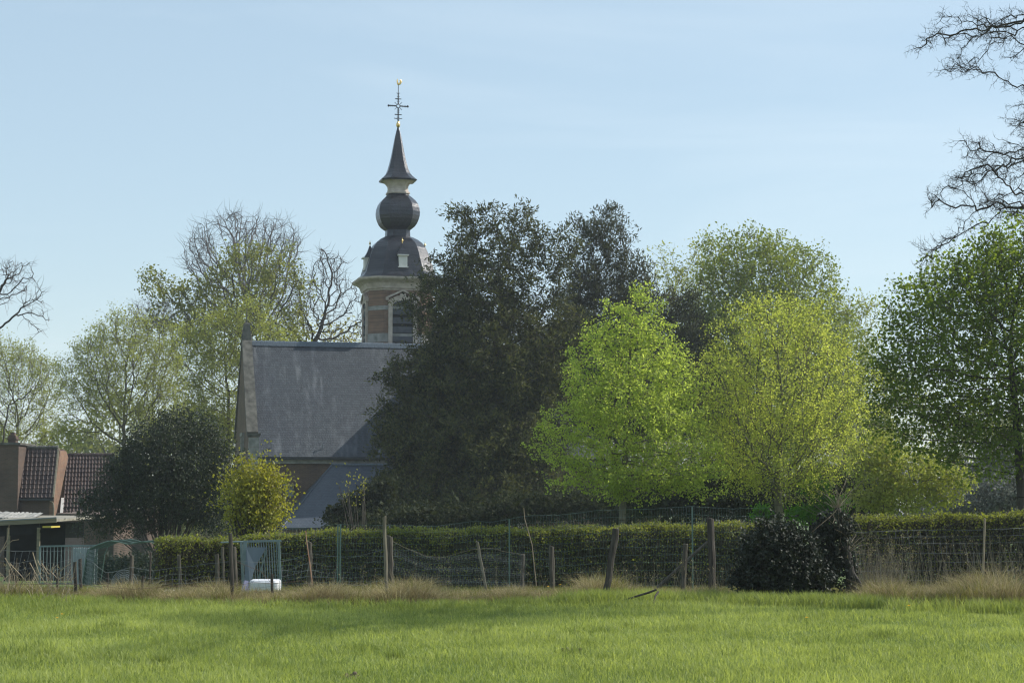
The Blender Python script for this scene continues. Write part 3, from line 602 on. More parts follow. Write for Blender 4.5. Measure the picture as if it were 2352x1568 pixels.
# ------------------------------------------------------------------ hedges
def hedge(label, pts, seed, dens=9000, wd=1.1):
    """pts: (px, top py, Y). A clipped hedge with leafy top and twiggy side"""
    rng = np.random.default_rng(seed); tops = [P(x, y, Y) for x, y, Y in pts]
    root = empty('hedge', (tops[0][0], tops[0][1], gz_at(tops[0][0], tops[0][1]))); tag(root, label, 'hedge', 'clipped hedges along the churchyard')
    seg = np.array(tops); d = np.linalg.norm(np.diff(seg[:, :2], axis=0), axis=1); cum = np.concatenate([[0], np.cumsum(d)]); Lh = cum[-1]
    def at(s):
        return np.stack([np.interp(s, cum, seg[:, i]) for i in range(3)], -1)
    n = int(dens * Lh / 10)
    s = rng.uniform(0, Lh, n); p = at(s); face = rng.uniform(size=n)
    yy = np.where(face < .5, rng.uniform(0, wd, n), np.where(face < .92, rng.normal(0, .06, n), wd + rng.normal(0, .05, n)))
    g = gz_at(p[:, 0], p[:, 1]); H = p[:, 2] - g
    zf_ = np.where(face < .5, 1 + rng.normal(0, .018, n), rng.uniform(.03, 1, n) ** .8)
    bulge = .07 * np.sin(s * 2.1) + .05 * np.sin(s * 5.3 + zf_ * 4) + .05 * np.sin(s * 11)
    q = np.stack([p[:, 0], p[:, 1] + yy + np.where(face < .92, -bulge, bulge), g + H * zf_ + np.where(face < .5, .03 * np.sin(s * 3.3) + .02 * np.sin(s * 9.1), 0)], -1)
    up = zf_ > .8
    m = MB()
    leaves(m, q[up], 3, .035, .05, rng, .75, .2)
    k = ~up & (rng.uniform(size=n) < .62); leaves(m, q[k], 2, .05, .05, rng, .75, 0)
    mt = MB(); e = q[rng.integers(0, n, int(n * .9))]; b = e + rng.normal(size=e.shape) * [.12, .12, .10]; b[:, 1] += .12; b[:, 2] -= .08
    mt.tubes(b, e, .006, .003, 3)
    nst = int(Lh * 7); ss = rng.uniform(0, Lh, nst); pb = at(ss); gb = gz_at(pb[:, 0], pb[:, 1]); yb = rng.uniform(.2, wd - .2, nst)
    a0 = np.stack([pb[:, 0], pb[:, 1] + yb, gb - .05], -1); a1 = np.stack([pb[:, 0] + rng.normal(0, .15, nst), pb[:, 1] + yb, gb + (pb[:, 2] - gb) * .93], -1)
    mt.tubes(a0, a1, .02, .008, 4)
    # inner twig mass
    ni = int(n * 1.3); si = rng.uniform(0, Lh, ni); pi_ = at(si); gi = gz_at(pi_[:, 0], pi_[:, 1])
    c = np.stack([pi_[:, 0], pi_[:, 1] + rng.uniform(.12, wd - .1, ni), gi + (pi_[:, 2] - gi) * rng.uniform(.02, .95, ni)], -1)
    leaves(mt, c, 3, .05, .10, rng, .6)
    mt.build('stem', M['hedge_twig'], root); m.build('foliage', M['hedge'], root)
    return root
hedge('long clipped hedge running behind the netting from the blue gate to the ivy mound', [(355, 1243, 47), (560, 1240, 47), (720, 1226, 47), (900, 1222, 46.5), (1200, 1219, 46), (1420, 1214, 46), (1720, 1208, 46.5), (1760, 1207, 46.5)], 91)
hedge('clipped hedge in deep shade along the right edge behind the tall dry stems', [(1960, 1197, 47), (2080, 1192, 47), (2180, 1190, 46.8), (2352, 1185, 45.5), (2480, 1178, 45), (3000, 1150, 43)], 92)
print('hedges', round(time.time() - T0, 1))

# ------------------------------------------------------------------ church (own axes: x along the ridge, y away from the camera, z up from its ground)
PHI = math.radians(13); GZ = -2.5
O_ = P(592, 1048, 136); OX, OY = O_[0], O_[1]
ch = empty('church', (OX, OY, GZ), PHI, local=True)
tag(ch, 'brick church with a steep slate roof and bulbous spire topped by a gilded weathercock', 'church')
cp, sp = math.cos(PHI), math.sin(PHI)
def Lp(px, py, ly):              # photo point on the vertical plane y = ly of the church -> church coordinates
    a = (px - 1176) / F; b = (784 - py) / F; k = a / (cT - b * sT)
    Y = (ly - OX * sp + OY * cp) / (-k * sp + cp)
    p = P(px, py, Y); dx, dy = p[0] - OX, p[1] - OY
    return np.array([dx * cp + dy * sp, ly, p[2] - GZ])
def Lw(p): dx, dy = p[0] - OX, p[1] - OY; return np.array([dx * cp + dy * sp, -dx * sp + dy * cp, p[2] - GZ])
D_ = 11.0; LEN = 25.0
e0 = Lp(592, 1048, -.35); r0 = Lp(583, 785, D_ / 2); zE, zR = e0[2], r0[2]; x0 = e0[0] + .02
pitch = (zR - zE) / (D_ / 2 + .35)
# walls
m = MB()
zt = zE - .12 + .35 * pitch
V = [[x0, 0, 0], [x0 + LEN, 0, 0], [x0 + LEN, 0, zt], [x0, 0, zt]]
m.hexa([[x0, 0, 0], [x0 + LEN, 0, 0], [x0 + LEN, D_, 0], [x0, D_, 0], [x0, .02, zt], [x0 + LEN, .02, zt], [x0 + LEN, D_ - .02, zt], [x0, D_ - .02, zt]])
nave = m.build('wall', M['brick'], ch)
m = MB()                           # gable wall, stands above the roof as a parapet
gx0, gx1 = x0 - .62, x0 - .02
gp = [[gx0, -.3, 0], [gx0, D_ + .3, 0], [gx0, D_ + .3, zE], [gx0, D_ / 2, zR + .25], [gx0, -.3, zE]]
m.poly(gp); g2 = [[gx1, p[1], p[2]] for p in gp]; m.poly(g2[::-1])
for i in range(5):
    j = (i + 1) % 5; m.add([gp[i], gp[j], g2[j], g2[i]], [[0, 3, 2, 1]])
m.build('gable', M['brick'], ch)
m = MB()
xr = x0 + LEN
for sgn in (0, 1):
    yE = -.35 if sgn == 0 else D_ + .35
    pts = [[x0 - .02, yE, zE], [xr, yE, zE], [xr, D_ / 2, zR], [x0 - .02, D_ / 2, zR]]
    if sgn: pts = pts[::-1]
    m.slab(pts, .16)
roof = m.build('roof', M['slate'], ch)
m = MB()
nr = 62
for i in range(nr):                # ridge tiles, each a small saddle
    xa = x0 + i * LEN / nr; xb = xa + LEN / nr * 1.04; up = .05 if i % 2 else .04
    m.loft([[[xa, D_ / 2 - .24, zR - .28], [xa, D_ / 2 - .1, zR + .02], [xa, D_ / 2, zR + up + .04], [xa, D_ / 2 + .1, zR + .02], [xa, D_ / 2 + .24, zR - .28]],
            [[xb, D_ / 2 - .27, zR - .30], [xb, D_ / 2 - .12, zR + .03], [xb, D_ / 2, zR + up + .07], [xb, D_ / 2 + .12, zR + .03], [xb, D_ / 2 + .27, zR - .30]]])
m.build('ridge_tiles', M['ridge'], roof)
for px_, py_ in ((624, 1028), (741, 1030)):   # snow hooks near the eaves
    f = (1048 - py_) / 263; ly = -.35 + f * (D_ / 2 + .35); q = Lp(px_, py_, ly); m = MB(); m.chain([q - [0, 0, .1], q + [0, -.12, .35], q + [.1, -.2, .3]], .03, 6); m.build('snow_hook', M['lead'], roof)
# coping on the rakes
m = MB(); cx = x0 - .34; cw = .78
yk = -.35 + (1048 - 1000) / 263 * (D_ / 2 + .35); zk = zE + (yk + .35) * pitch
A0 = np.array([cx, yk - .25, zk + .10]); A1 = np.array([cx, D_ / 2 + .1, zR + .55])
nseg = 3
for side in (0, 1):
    for i in range(nseg):
        a = A0 + (A1 - A0) * i / nseg; b = A0 + (A1 - A0) * (i + .998) / nseg; j = .012 * ((i * 7) % 3)
        if side: a = a * [1, -1, 1] + [0, D_, 0]; b = b * [1, -1, 1] + [0, D_, 0]
        m.bar(a, b, cw - .04 * i, .30 - .01 * i)
m.build('coping', M['stone_dark'], ch)
m = MB(); m.box([cx, D_ / 2, zR + .65], [.62, .8, 1.25], taper=.72); m.box([cx, D_ / 2, zR + 1.32], [.4, .5, .1], taper=.8)
fin = m.build('apex_stone', M['stone_dark'], ch)
m = MB(); m.chain([[cx, D_ / 2, zR + 1.3], [cx, D_ / 2, zR + 2.4]], [.05, .03], 6); m.build('finial_rod', M['iron'], fin)
m = MB(); m.box([cx + .02, -.32, zk + .0], [.95, .5, .14]); m.box([cx + .02, -.30, zk - .12], [.85, .42, .12])
m.build('kneeler', M['stone_dark'], ch)
m = MB(); zc = zk - .18
for i in range(4): m.box([cx + .04, -.27, zc - .36 - i * .68], [.70 + .03 * (i % 2), .34, .665])
m.box([cx - .0, -.2, (zc - 2.8) / 2], [.85, .5, zc - 2.8])
m.build('corner_stones', M['stone_grey'], ch)
# gable window (seen edge on)
m = MB()
wy = 4.1; wz = Lp(555, 1030, wy)[2]
m.box([gx0 - .02, wy, wz - 1.2], [.06, 1.1, 4.0]); gl = m.build('window', M['glass'], ch)
m = MB(); 
for yy in (wy - .66, wy + .66): m.box([gx0 - .06, yy, wz - 1.2], [.16, .22, 4.2])
m.box([gx0 - .08, wy, wz + 1.0], [.22, 1.7, .25]); m.box([gx0 - .10, wy, wz - 3.4], [.25, 1.7, .2]); m.build('window_frame', M['stone_grey'], gl)
# gutter and eaves board
m = MB(); m.bar([x0 - .05, -.42, zE - .10], [xr, -.42, zE - .10], .16, .17); gut = m.build('gutter', M['gutter'], ch)
m = MB(); m.chain([[x0 + .35, -.42, zE - .15], [x0 + .3, -.3, zE - .5], [x0 + .15, -.1, zE - .9], [x0 + .15, -.1, .1]], .055, 8); m.build('downpipe', M['gutter'], gut)
m = MB(); m.bar([x0, -.12, zE - .34], [xr, -.12, zE - .34], .2, .26); m.build('cornice', M['stone_grey'], ch)
# wall door-hood and a white panel beside the annex
m = MB(); q = Lp(666, 1113, -.3); m.box(q + [0, 0, 0], [1.0, .5, .07]); q2 = Lp(672, 1125, -.2); m.box(q2, [.12, .12, .8]); q3 = Lp(661, 1128, -.2); m.box(q3 + [.1, .12, 0], [.5, .2, .75])
m.build('flue', M['lead'], ch)
# --- transept behind the yew
tx0, tx1, ty = x0 + 11.3, x0 + 17.9, -4.2; txm = (tx0 + tx1) / 2; tz = zR - .15; tpe = zE
m = MB()
m.hexa([[tx0, ty, 0], [tx1, ty, 0], [tx1, .3, 0], [tx0, .3, 0], [tx0, ty, tpe], [tx1, ty, tpe], [tx1, .3, tpe], [tx0, .3, tpe]])
m.poly([[tx0, ty, tpe], [tx1, ty, tpe], [txm, ty, tz]]); m.build('transept_wall', M['brick'], ch)
m = MB(); m.slab([[tx0 - .3, D_ / 2, tpe - .3], [tx0 - .3, ty - .3, tpe - .3], [txm, ty - .3, tz + .15], [txm, D_ / 2, tz + .15]][::-1], .16)
m.slab([[tx1 + .3, ty - .3, tpe - .3], [tx1 + .3, D_ / 2, tpe - .3], [txm, D_ / 2, tz + .15], [txm, ty - .3, tz + .15]][::-1], .16)
m.build('transept_roof', M['slate'], ch)
for xq in (tx0 + .2, tx1 - .2):
    m = MB()
    for i in range(20): m.box([xq + .05 * (i % 2), ty - .03, .2 + i * .42], [.42 + .2 * (i % 2), .12, .419])
    m.build('quoins', M['stone'], ch)
# --- annex with hipped slate roof
bl = Lp(648, 1211, -6.2); tl = Lp(762, 1068, -.7); zb, zt2 = bl[2], tl[2]
br = np.array([tx0 - .02, -6.2, zb]); trr = np.array([tx0 - .02, -.7, zt2]); bb = np.array([bl[0] + .05, -.02, zb + 1.0]); tlb = np.array([tl[0], -.02, zt2 - .02]); trb = np.array([tx0 - .02, -.02, zt2 - .02])
m = MB(); m.slab([bl, br, trr, tl], .12); m.slab([bb + [-.0, 0, -1.0], bl, tl, tlb], .12); m.slab([tl, trr, trb, tlb], .1)
ar = m.build('annex_roof', M['slate2'], ch)
m = MB(); m.tubes([bl + [0, 0, .03]], [tl + [0, 0, .04]], .04, .04, 6); m.tubes([tl + [0, 0, .04]], [trr + [0, 0, .04]], .09, .09, 6); m.build('hip_tiles', M['ridge'], ar)
m = MB(); m.bar(bl + [-.1, -.05, -.1], br + [0, -.05, -.1], .14, .14); m.build('annex_gutter', M['gutter'], ar)
m = MB(); m.hexa([[bl[0] + .3, -5.9, 0], [br[0], -5.9, 0], [br[0], -.02, 0], [bl[0] + .3, -.02, 0], [bl[0] + .3, -5.9, zb - .1], [br[0], -5.9, zb - .1], [br[0], -.02, zb - .1], [bl[0] + .3, -.02, zb - .1]])
m.build('annex_wall', M['brick'], ch)
# --- tower
YT = 147.0; Tc = Lw(P(912, 785, YT)); TX, TY = Tc[0], Tc[1]
U = SZ(.4393, YT)                 # one pixel of my tower sketch
def tz_(zy): return P(912, (250 + zy / 1.307) / 1.7415, YT)[2] - GZ
def ring(hw, z, cut=.385):
    h = hw * U; c = h * (1 - cut)
    return [[TX + a, TY + b, z] for a, b in ((c, -h), (h, -c), (h, c), (c, h), (-c, h), (-h, c), (-h, -c), (-c, -h))]
def lathe(name, prof, mat, parent, cut=.385, smooth=False):
    m = MB(); m.loft([ring(hw, tz_(zy), cut) for zy, hw in prof]); return m.build(name, mat, parent, smooth=smooth)
mt = MB(); mt.loft([ring(166, 0), ring(166, tz_(1200))]); tw_ = mt.build('tower_wall', M['brick_tower'], ch)
mt = MB()
for za, zb_ in ((1310, 1288), (1475, 1430), (1640, 1600)): mt.loft([ring(168.5, tz_(za)), ring(168.5, tz_(zb_))])
mt.build('stone_band', M['stone_grey'], tw_)
co_ = lathe('cornice', [(1208, 168), (1200, 170), (1198, 177), (1188, 179), (1172, 186), (1162, 200), (1156, 216), (1150, 221), (1142, 222), (1141, 210)], M['stone'], ch)
lathe('dome', [(1142, 214), (1128, 194), (1108, 180), (1075, 171), (1050, 163), (1010, 151), (975, 137), (950, 120), (932, 99), (920, 78), (914, 64)], M['slate_dark'], ch, .42)
lathe('neck', [(916, 62), (878, 60)], M['slate_dark'], ch, .42)
lathe('bulb', [(884, 50), (876, 66), (862, 83), (846, 94), (826, 102), (806, 107), (785, 108), (764, 105), (744, 98), (726, 86), (710, 70), (698, 56), (690, 54)], M['slate_dark'], ch, .42)
lathe('lantern', [(692, 54), (690, 59), (682, 59), (679, 53), (665, 50), (652, 51), (640, 58), (630, 68), (626, 77), (620, 80)], M['stone'], ch, .42)
lathe('spire', [(624, 90), (617, 94), (608, 83), (597, 71), (582, 60), (560, 51), (530, 43), (490, 34), (440, 25), (390, 16), (355, 8), (340, 4)], M['slate_dark'], ch, .42)
def disc(m, prof, k=14): m.loft([[[TX + r * U * math.cos(2 * math.pi * i / k), TY + r * U * math.sin(2 * math.pi * i / k), z] for i in range(k)] for z, r in prof])
m = MB(); disc(m, [(tz_(a), r) for a, r in ((342, 4), (337, 8), (332, 10.5), (325, 10.5), (318, 8.5), (313, 5.5), (309, 4))]); m.build('gilded_ball', M['gold'], ch, smooth=True)
# cross: rows from the close view (6.533 x); 900,945 is the crossing
def cq(x, y): return np.array([TX + SZ((x - 900) / 6.533 / 1.7415, YT), TY, P(912, (280 + y / 6.533) / 1.7415, YT)[2] - GZ])
m = MB(); R_ = .032
def rod(pts, r=R_): m.chain([cq(*p) for p in pts], [r * 1.0] * len(pts), 6)
rod([(900, 1350), (900, 1000)], .05); rod([(900, 890), (900, 650)], .045); rod([(900, 660), (900, 390)], .028)
rod([(640, 942), (850, 942)], .04); rod([(950, 946), (1155, 952)], .04)
for sx in (-1, 1):
    for sy in (-1, 1):
        rod([(900, 945 + sy * 90), (900 + sx * 14, 945 + sy * 45), (900 + sx * 45, 945 + sy * 14), (900 + sx * 100, 945)], .035)
        rod([(900 + sx * 30, 945 + sy * 30), (900 + sx * 95, 945 + sy * 95)], .022)
for yy, hw_ in ((760, 80), (1168, 92)):
    for sx in (-1, 1): rod([(900, yy + 20), (900 + sx * 22, yy), (900 + sx * hw_, yy)], .04)
for sx in (-1, 1):
    rod([(900, 650), (900 + sx * 18, 615), (900 + sx * 45, 605)], .026); rod([(900, 1310), (900 + sx * 35, 1275), (900 + sx * 105, 1268)], .032)
    for yy in (700, 825, 1055, 1110, 1240): rod([(900, yy + 12), (900 + sx * 34, yy), (900 + sx * 28, yy - 14)], .018)
    for xx in (700, 740, 790, 1010, 1060, 1100): rod([(xx, 915), (xx, 975)], .018)
cr_ = m.build('cross', M['iron'], ch)
for x in (645, 1155):
    m = MB(); c = cq(x, 945); m.loft([[[c[0] + .09 * math.cos(t) * math.cos(a), c[1] + .09 * math.sin(t) * math.cos(a), c[2] + .09 * math.sin(a)] for t in np.arange(8) * math.pi / 4] for a in (-1.3, -.7, 0, .7, 1.3)])
    m.build('cross_knob', M['iron'], cr_, smooth=True)
m = MB()
rod([(900, 392), (880, 360), (872, 310), (872, 270)], .05); rod([(872, 272), (862, 266)], .035); rod([(872, 265), (878, 240)], .025)
rod([(885, 365), (905, 372), (930, 366), (955, 345)], .085); rod([(940, 360), (965, 335), (972, 300), (955, 268)], .07); rod([(955, 340), (958, 300), (945, 275)], .05)
m.build('weathercock', M['gold'], cr_)
# lucarnes + belfry windows on the four main faces
for k in range(4):
    ca, sa = math.cos(k * math.pi / 2), math.sin(k * math.pi / 2)
    def fc(x, d, z): return np.array([TX + (x * ca - d * sa) * 1.0, TY + (x * sa + d * ca), z]) if True else None
    # face frame: x to the right, d outwards is negative y
    def bx(mm, x, d, z, sx, sd, sz, tp=1.0):
        c = fc(x, d, z); mm.box(c, [sx, sd, sz], R=[[ca, -sa, 0], [sa, ca, 0], [0, 0, 1]], taper=tp)
    H = 166 * U
    m = MB(); zc1, zc0 = tz_(1262), tz_(1640)
    op = [fc(x * U, -H - .02, z) for x, z in ((-54, zc0), (54, zc0), (54, tz_(1285)), (42, tz_(1272)), (22, tz_(1264)), (0, tz_(1262)), (-22, tz_(1264)), (-42, tz_(1272)), (-54, tz_(1285)))]
    m.poly(op); wn = m.build('belfry_window', M['dark'], tw_)  # flat near-black panel paints the shaded recess behind the louvres
    m = MB(); q_in = op[2:]; 
    out = [fc(x * U, -H - .14, z) for x, z in ((75, tz_(1262)), (58, tz_(1250)), (30, tz_(1238)), (0, tz_(1234)), (-30, tz_(1238)), (-58, tz_(1250)), (-75, tz_(1262)))]
    inn = [np.array(p) + (out[3] - fc(0, -H - .02, out[3][2])) for p in q_in]
    m.add(np.array([v for pr in zip(inn, out) for v in pr]), [[2 * i, 2 * i + 2, 2 * i + 3, 2 * i + 1] for i in range(6)])
    for sx in (-1, 1): bx(m, sx * 64.5 * U, -H - .07, (zc0 + tz_(1262)) / 2, 21 * U, .16, tz_(1262) - zc0)
    bx(m, 0, -H - .08, tz_(1237), 30 * U, .22, 22 * U)
    m.build('window_frame', M['stone'], wn)
    m = MB()
    for sx in (-1, 1):
        a = fc(sx * 88 * U, -H - .12, tz_(1250)); b = fc(0, -H - .12, tz_(1209)); m.bar(a, b, .26, .13)
    bx(m, -82 * U, -H - .1, tz_(1255), 14 * U, .24, 12 * U); bx(m, 82 * U, -H - .1, tz_(1255), 14 * U, .24, 12 * U)
    m.build('pediment', M['stone'], wn)
    m = MB()
    for i in range(8):
        z = tz_(1286 + i * 47); a = fc(-53 * U, -H - .10, z - .0); b = fc(53 * U, -H - .10, z)
        a2 = fc(-53 * U, -H - .03, z + .46); b2 = fc(53 * U, -H - .03, z + .46)
        m.slab([a, b, b2, a2], .03)
    m.build('louvre', M['louvre'], wn)
    # lucarne
    hl = 150 * U
    m = MB(); bx(m, 0, -hl + .05, (tz_(1092) + tz_(1030)) / 2, 44 * U, .9, tz_(1030) - tz_(1092)); bx(m, 0, -hl - .1, tz_(1090), 54 * U, .7, 5 * U); bx(m, 0, -hl - .05, tz_(1028), 58 * U, 1.0, 6 * U)
    lu = m.build('lucarne', M['white'], ch)
    m = MB()
    m.loft([[fc(sx * w_ * U, -hl + .05 + sd * w_ * U, tz_(zz)) for sx, sd in ((-1, -1), (1, -1), (1, 1), (-1, 1))] for zz, w_ in ((1026, 33), (1010, 22), (990, 12), (968, 5), (962, 2))])
    m.build('hood', M['slate_dark'], lu)
    m = MB(); c = fc(0, -hl + .05, 0)
    m.chain([[c[0], c[1], tz_(965)], [c[0], c[1], tz_(955)], [c[0], c[1], tz_(950)], [c[0], c[1], tz_(945)], [c[0], c[1], tz_(935)]], [.03, .04, .09, .04, .015], 8); m.build('finial', M['gold'], lu)
print('church', round(time.time() - T0, 1))

# ------------------------------------------------------------------ brick house on the left
YH = 113.0
hb = P(60, 1158, YH); ho = empty('brick_house', (hb[0], YH, GZ)); tag(ho, 'brown brick house with ribbed pantile roofs and a chimney at the left edge', 'house')
def pantiles(mm, a, b, c, d, cols, rows):   # eave left, eave right, ridge right, ridge left
    a, b, c, d = map(np.array, (a, b, c, d)); n = np.cross(b - a, d - a); n /= np.linalg.norm(n)
    if n[1] > 0: n = -n
    per = 6; K = cols * per + 1; u = np.arange(K) / (K - 1)
    prof = .045 * np.maximum(0, np.sin(u * cols * 2 * math.pi)) ** .7 + .01 * np.sin(u * cols * 2 * math.pi)
    for r in range(rows):
        v0, v1 = r / rows, (r + 1.06) / rows
        lo = a + (b - a) * u[:, None] + (d - a + (c - b - d + a) * u[:, None]) * v0; hi = a + (b - a) * u[:, None] + (d - a + (c - b - d + a) * u[:, None]) * v1
        P0 = lo + n * (prof + .065)[:, None]; P1 = hi + n * (prof + .015)[:, None]; P2 = lo + n * (prof * .2)[:, None]
        i = np.arange(K - 1)
        mm.add(np.concatenate([P0, P1, P2]), np.concatenate([np.stack([i, i + 1, K + i + 1, K + i], 1), np.stack([2 * K + i, 2 * K + i + 1, i + 1, i], 1)]))
ea, eb = P(37, 1143, YH - .25), P(121, 1143, YH - .25); ra_, rb_ = P(44, 1030, YH + 1.3), P(133, 1030, YH + 1.3)
m = MB(); xl = P(-80, 1158, YH)[0]
zev = ea[2]; zrt = ra_[2]
# front volume
m.hexa([[xl, YH, GZ], [eb[0] + .0, YH, GZ], [eb[0], YH + 9, GZ], [xl, YH + 9, GZ], [xl, YH, zev - .1], [eb[0], YH, zev - .1], [eb[0], YH + 9, zev - .1], [xl, YH + 9, zev - .1]])
hw1 = m.build('wall', M['brick_house'], ho)
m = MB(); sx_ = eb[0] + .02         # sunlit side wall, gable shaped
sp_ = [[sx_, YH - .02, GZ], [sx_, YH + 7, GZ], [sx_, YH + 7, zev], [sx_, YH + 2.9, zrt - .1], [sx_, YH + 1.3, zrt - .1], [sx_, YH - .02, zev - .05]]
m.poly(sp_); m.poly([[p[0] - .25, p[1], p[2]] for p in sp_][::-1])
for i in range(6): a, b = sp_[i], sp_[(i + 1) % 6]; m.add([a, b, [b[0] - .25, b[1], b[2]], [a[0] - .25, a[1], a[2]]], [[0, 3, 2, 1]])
m.build('side_wall', M['brick_sunlit'], ho)
m = MB(); pantiles(m, ea, eb, rb_, ra_, 9, 11)
m.slab([ea + [0, .05, -.02], eb + [0, .05, -.02], rb_ + [0, .05, -.02], ra_ + [0, .05, -.02]], .1)
back = [[ra_[0], YH + 2.9, zrt], [rb_[0], YH + 2.9, zrt], [eb[0], YH + 9, zev], [ea[0], YH + 9, zev]]
m.slab([ra_, rb_, back[1], back[0]], .1); m.slab([back[0], back[1], back[2], back[3]], .1)
rf = m.build('roof', M['pantile'], ho)
m = MB()
for i in range(9): a = ra_ + (rb_ - ra_) * i / 9; b = ra_ + (rb_ - ra_) * (i + 1.05) / 9; m.chain([a + [0, 0, .05], b + [0, 0, .08]], [.10, .125], 8)
m.build('ridge_tiles', M['stone_dark'], rf)
for u_, v_, k_ in ((eb, rb_, .04), (ea, ra_, -.04)): m = MB(); m.bar(u_ + [k_, -.02, .02], v_ + [k_, 0, .04], .09, .14); m.build('verge', M['board'], rf)
m = MB(); m.bar(ea + [0, -.06, -.08], eb + [.05, -.06, -.08], .12); gg = m.build('gutter', M['gutter'], ho)
m = MB(); q = P(121, 1151, YH - .3); m.chain([q + [-.15, 0, .03], q + [.02, 0, -.08], q + [.06, 0, -.3], q + [.05, 0, -5]], .045, 8); m.build('downpipe', M['board'], gg)
# tall brick block left with chimney
m = MB(); q0, q1 = P(-80, 1021, YH - .6), P(43, 1021, YH - .6)
m.hexa([[q0[0], YH - .6, GZ], [q1[0], YH - .6, GZ], [q1[0], YH + 3, GZ], [q0[0], YH + 3, GZ], [q0[0], YH - .6, q0[2]], [q1[0], YH - .6, q0[2]], [q1[0], YH + 3, q0[2]], [q0[0], YH + 3, q0[2]]])
bw_ = m.build('tall_wall', M['brick_house'], ho)
m = MB(); m.box([(q0[0] + q1[0]) / 2, YH + 1.2, q0[2] + .06], [q1[0] - q0[0] + .2, 3.8, .12]); m.build('cap', M['stone_dark'], bw_)
c0, c1 = P(15, 1021, YH), P(33, 1000, YH); m = MB(); cxm = (c0[0] + c1[0]) / 2
m.box([cxm, YH + .6, (c0[2] + c1[2]) / 2 + .0], [c1[0] - c0[0], .6, c1[2] - c0[2]]); m.box([cxm, YH + .6, c1[2] - .18], [.56, .7, .08]); m.box([cxm, YH + .6, c1[2] + .06], [.3, .4, .3], taper=.7)
m.build('chimney', M['brick_house'], ho)
# second wing to the right
wa, wb = P(138, 1186, YH + .6), P(262, 1186, YH + .6); wc, wd_ = P(262, 1046, YH + 3.6), P(134, 1046, YH + 3.6)
wd_[0] = rb_[0] + .02; wa[0] = eb[0] + .35
m = MB(); pantiles(m, wa, wb, wc, wd_, 15, 14); m.slab([wa + [0, .05, -.02], wb + [0, .05, -.02], wc + [0, .05, -.02], wd_ + [0, .05, -.02]], .1)
m.slab([wd_, wc, [wc[0], YH + 7, wb[2]], [wd_[0], YH + 7, wb[2]]], .1)
r2 = m.build('wing_roof', M['pantile'], ho)
m = MB()
for i in range(12): a = wd_ + (wc - wd_) * i / 12; b = wd_ + (wc - wd_) * (i + 1.04) / 12; m.chain([a + [0, 0, .03], b + [0, 0, .05]], [.10, .12], 8)
m.build('ridge_tiles', M['pantile'], r2)
m = MB(); a = wa + (wd_ - wa) * .0; b = wa + (wd_ - wa) * .28; m.bar(a + [-.02, -.05, .06], b + [-.02, -.05, .06], .16, .1); m.build('verge', M['white'], r2)
m = MB(); m.hexa([[eb[0] + .04, YH + 1.0, GZ], [wb[0], YH + 1.0, GZ], [wb[0], YH + 6.6, GZ], [eb[0] + .04, YH + 6.6, GZ], [eb[0] + .04, YH + 1.0, wa[2] + .1], [wb[0], YH + 1.0, wa[2] + .1], [wb[0], YH + 6.6, wa[2] + .1], [eb[0] + .04, YH + 6.6, wa[2] + .1]])
m.build('wing_wall', M['brick_house'], ho)
# lean-to in front
m = MB(); a, b = P(128, 1178, 100), P(262, 1182, 100)
m.hexa([[a[0], 100, -2.2], [b[0], 100, -2.2], [b[0], 112, -2.5], [a[0], 112, -2.5], [a[0], 100, a[2]], [b[0], 100, a[2] - .1], [b[0], 112.9, a[2] + .2], [a[0], 112.9, a[2] + .2]])
m.build('outhouse_wall', M['brick_house'], ho)

# open shed with a flat felt roof
YS = 82.0
s0, s1 = P(-60, 1201, YS), P(129, 1192, YS)
sh = empty('open_shed', (s0[0] + 4, YS, ground(YS))); tag(sh, 'low dark open shed with a pale flat felt roof before the brick house', 'shed')
m = MB(); b0, b1 = P(-60, 1181, YS + 9), P(128, 1189, YS + 9)
b0[2] = s0[2] + .28; b1[2] = s1[2] + .1
m.slab([s0, s1, [s1[0] + .2, YS + 9, b1[2]], [s0[0], YS + 9, b0[2]]], .1); ro = m.build('roof', M['felt'], sh)
m = MB(); m.bar(s0 + [0, -.03, -.04], s1 + [.03, -.03, -.02], .05, .22); m.build('fascia', M['board'], ro)
m = MB(); m.bar(s0 + [0, -.06, .05], s1 + [.03, -.06, .07], .05, .05); m.build('roof_edge', M['lead'], ro)
m = MB(); q = P(118, 1209, YS + .5); m.box(q, [.36, 1.6, .07]); m.build('soffit', M['board_yellow'], ro)
m = MB(); p0, p1 = P(-60, 1183, YS + 6), P(78, 1186, YS + 6)
rr = np.random.default_rng(5); K = 40; t = np.linspace(0, 1, K)
top = p0 + (p1 - p0) * t[:, None]; top[:, 2] += rr.uniform(-.03, .03, K) - .08
m.add(np.concatenate([top, top + [0, 2, .25], top + [0, 0, -.18]]), np.concatenate([[[i, i + 1, K + i + 1, K + i], [2 * K + i, 2 * K + i + 1, i + 1, i]] for i in range(K - 1)]))
m.build('thatch_strip', M['stone_grey'], ro)
m = MB(); gS = ground(YS)
xb0, xb1 = s0[0], P(88, 1200, YS)[0]
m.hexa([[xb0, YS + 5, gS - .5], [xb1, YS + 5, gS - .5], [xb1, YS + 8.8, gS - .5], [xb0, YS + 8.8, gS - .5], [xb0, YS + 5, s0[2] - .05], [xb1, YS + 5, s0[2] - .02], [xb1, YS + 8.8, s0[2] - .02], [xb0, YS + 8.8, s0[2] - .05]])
m.build('back_wall', M['dark'], sh)  # wall coloured near-black to paint the shade inside the shed
m = MB(); m.bar([xb0, YS + .3, s0[2] - .42], [xb1, YS + .3, s1[2] - .34], .08, .45); m.build('beam', M['dark'], sh)  # beam in the same near-black, shade put into its colour
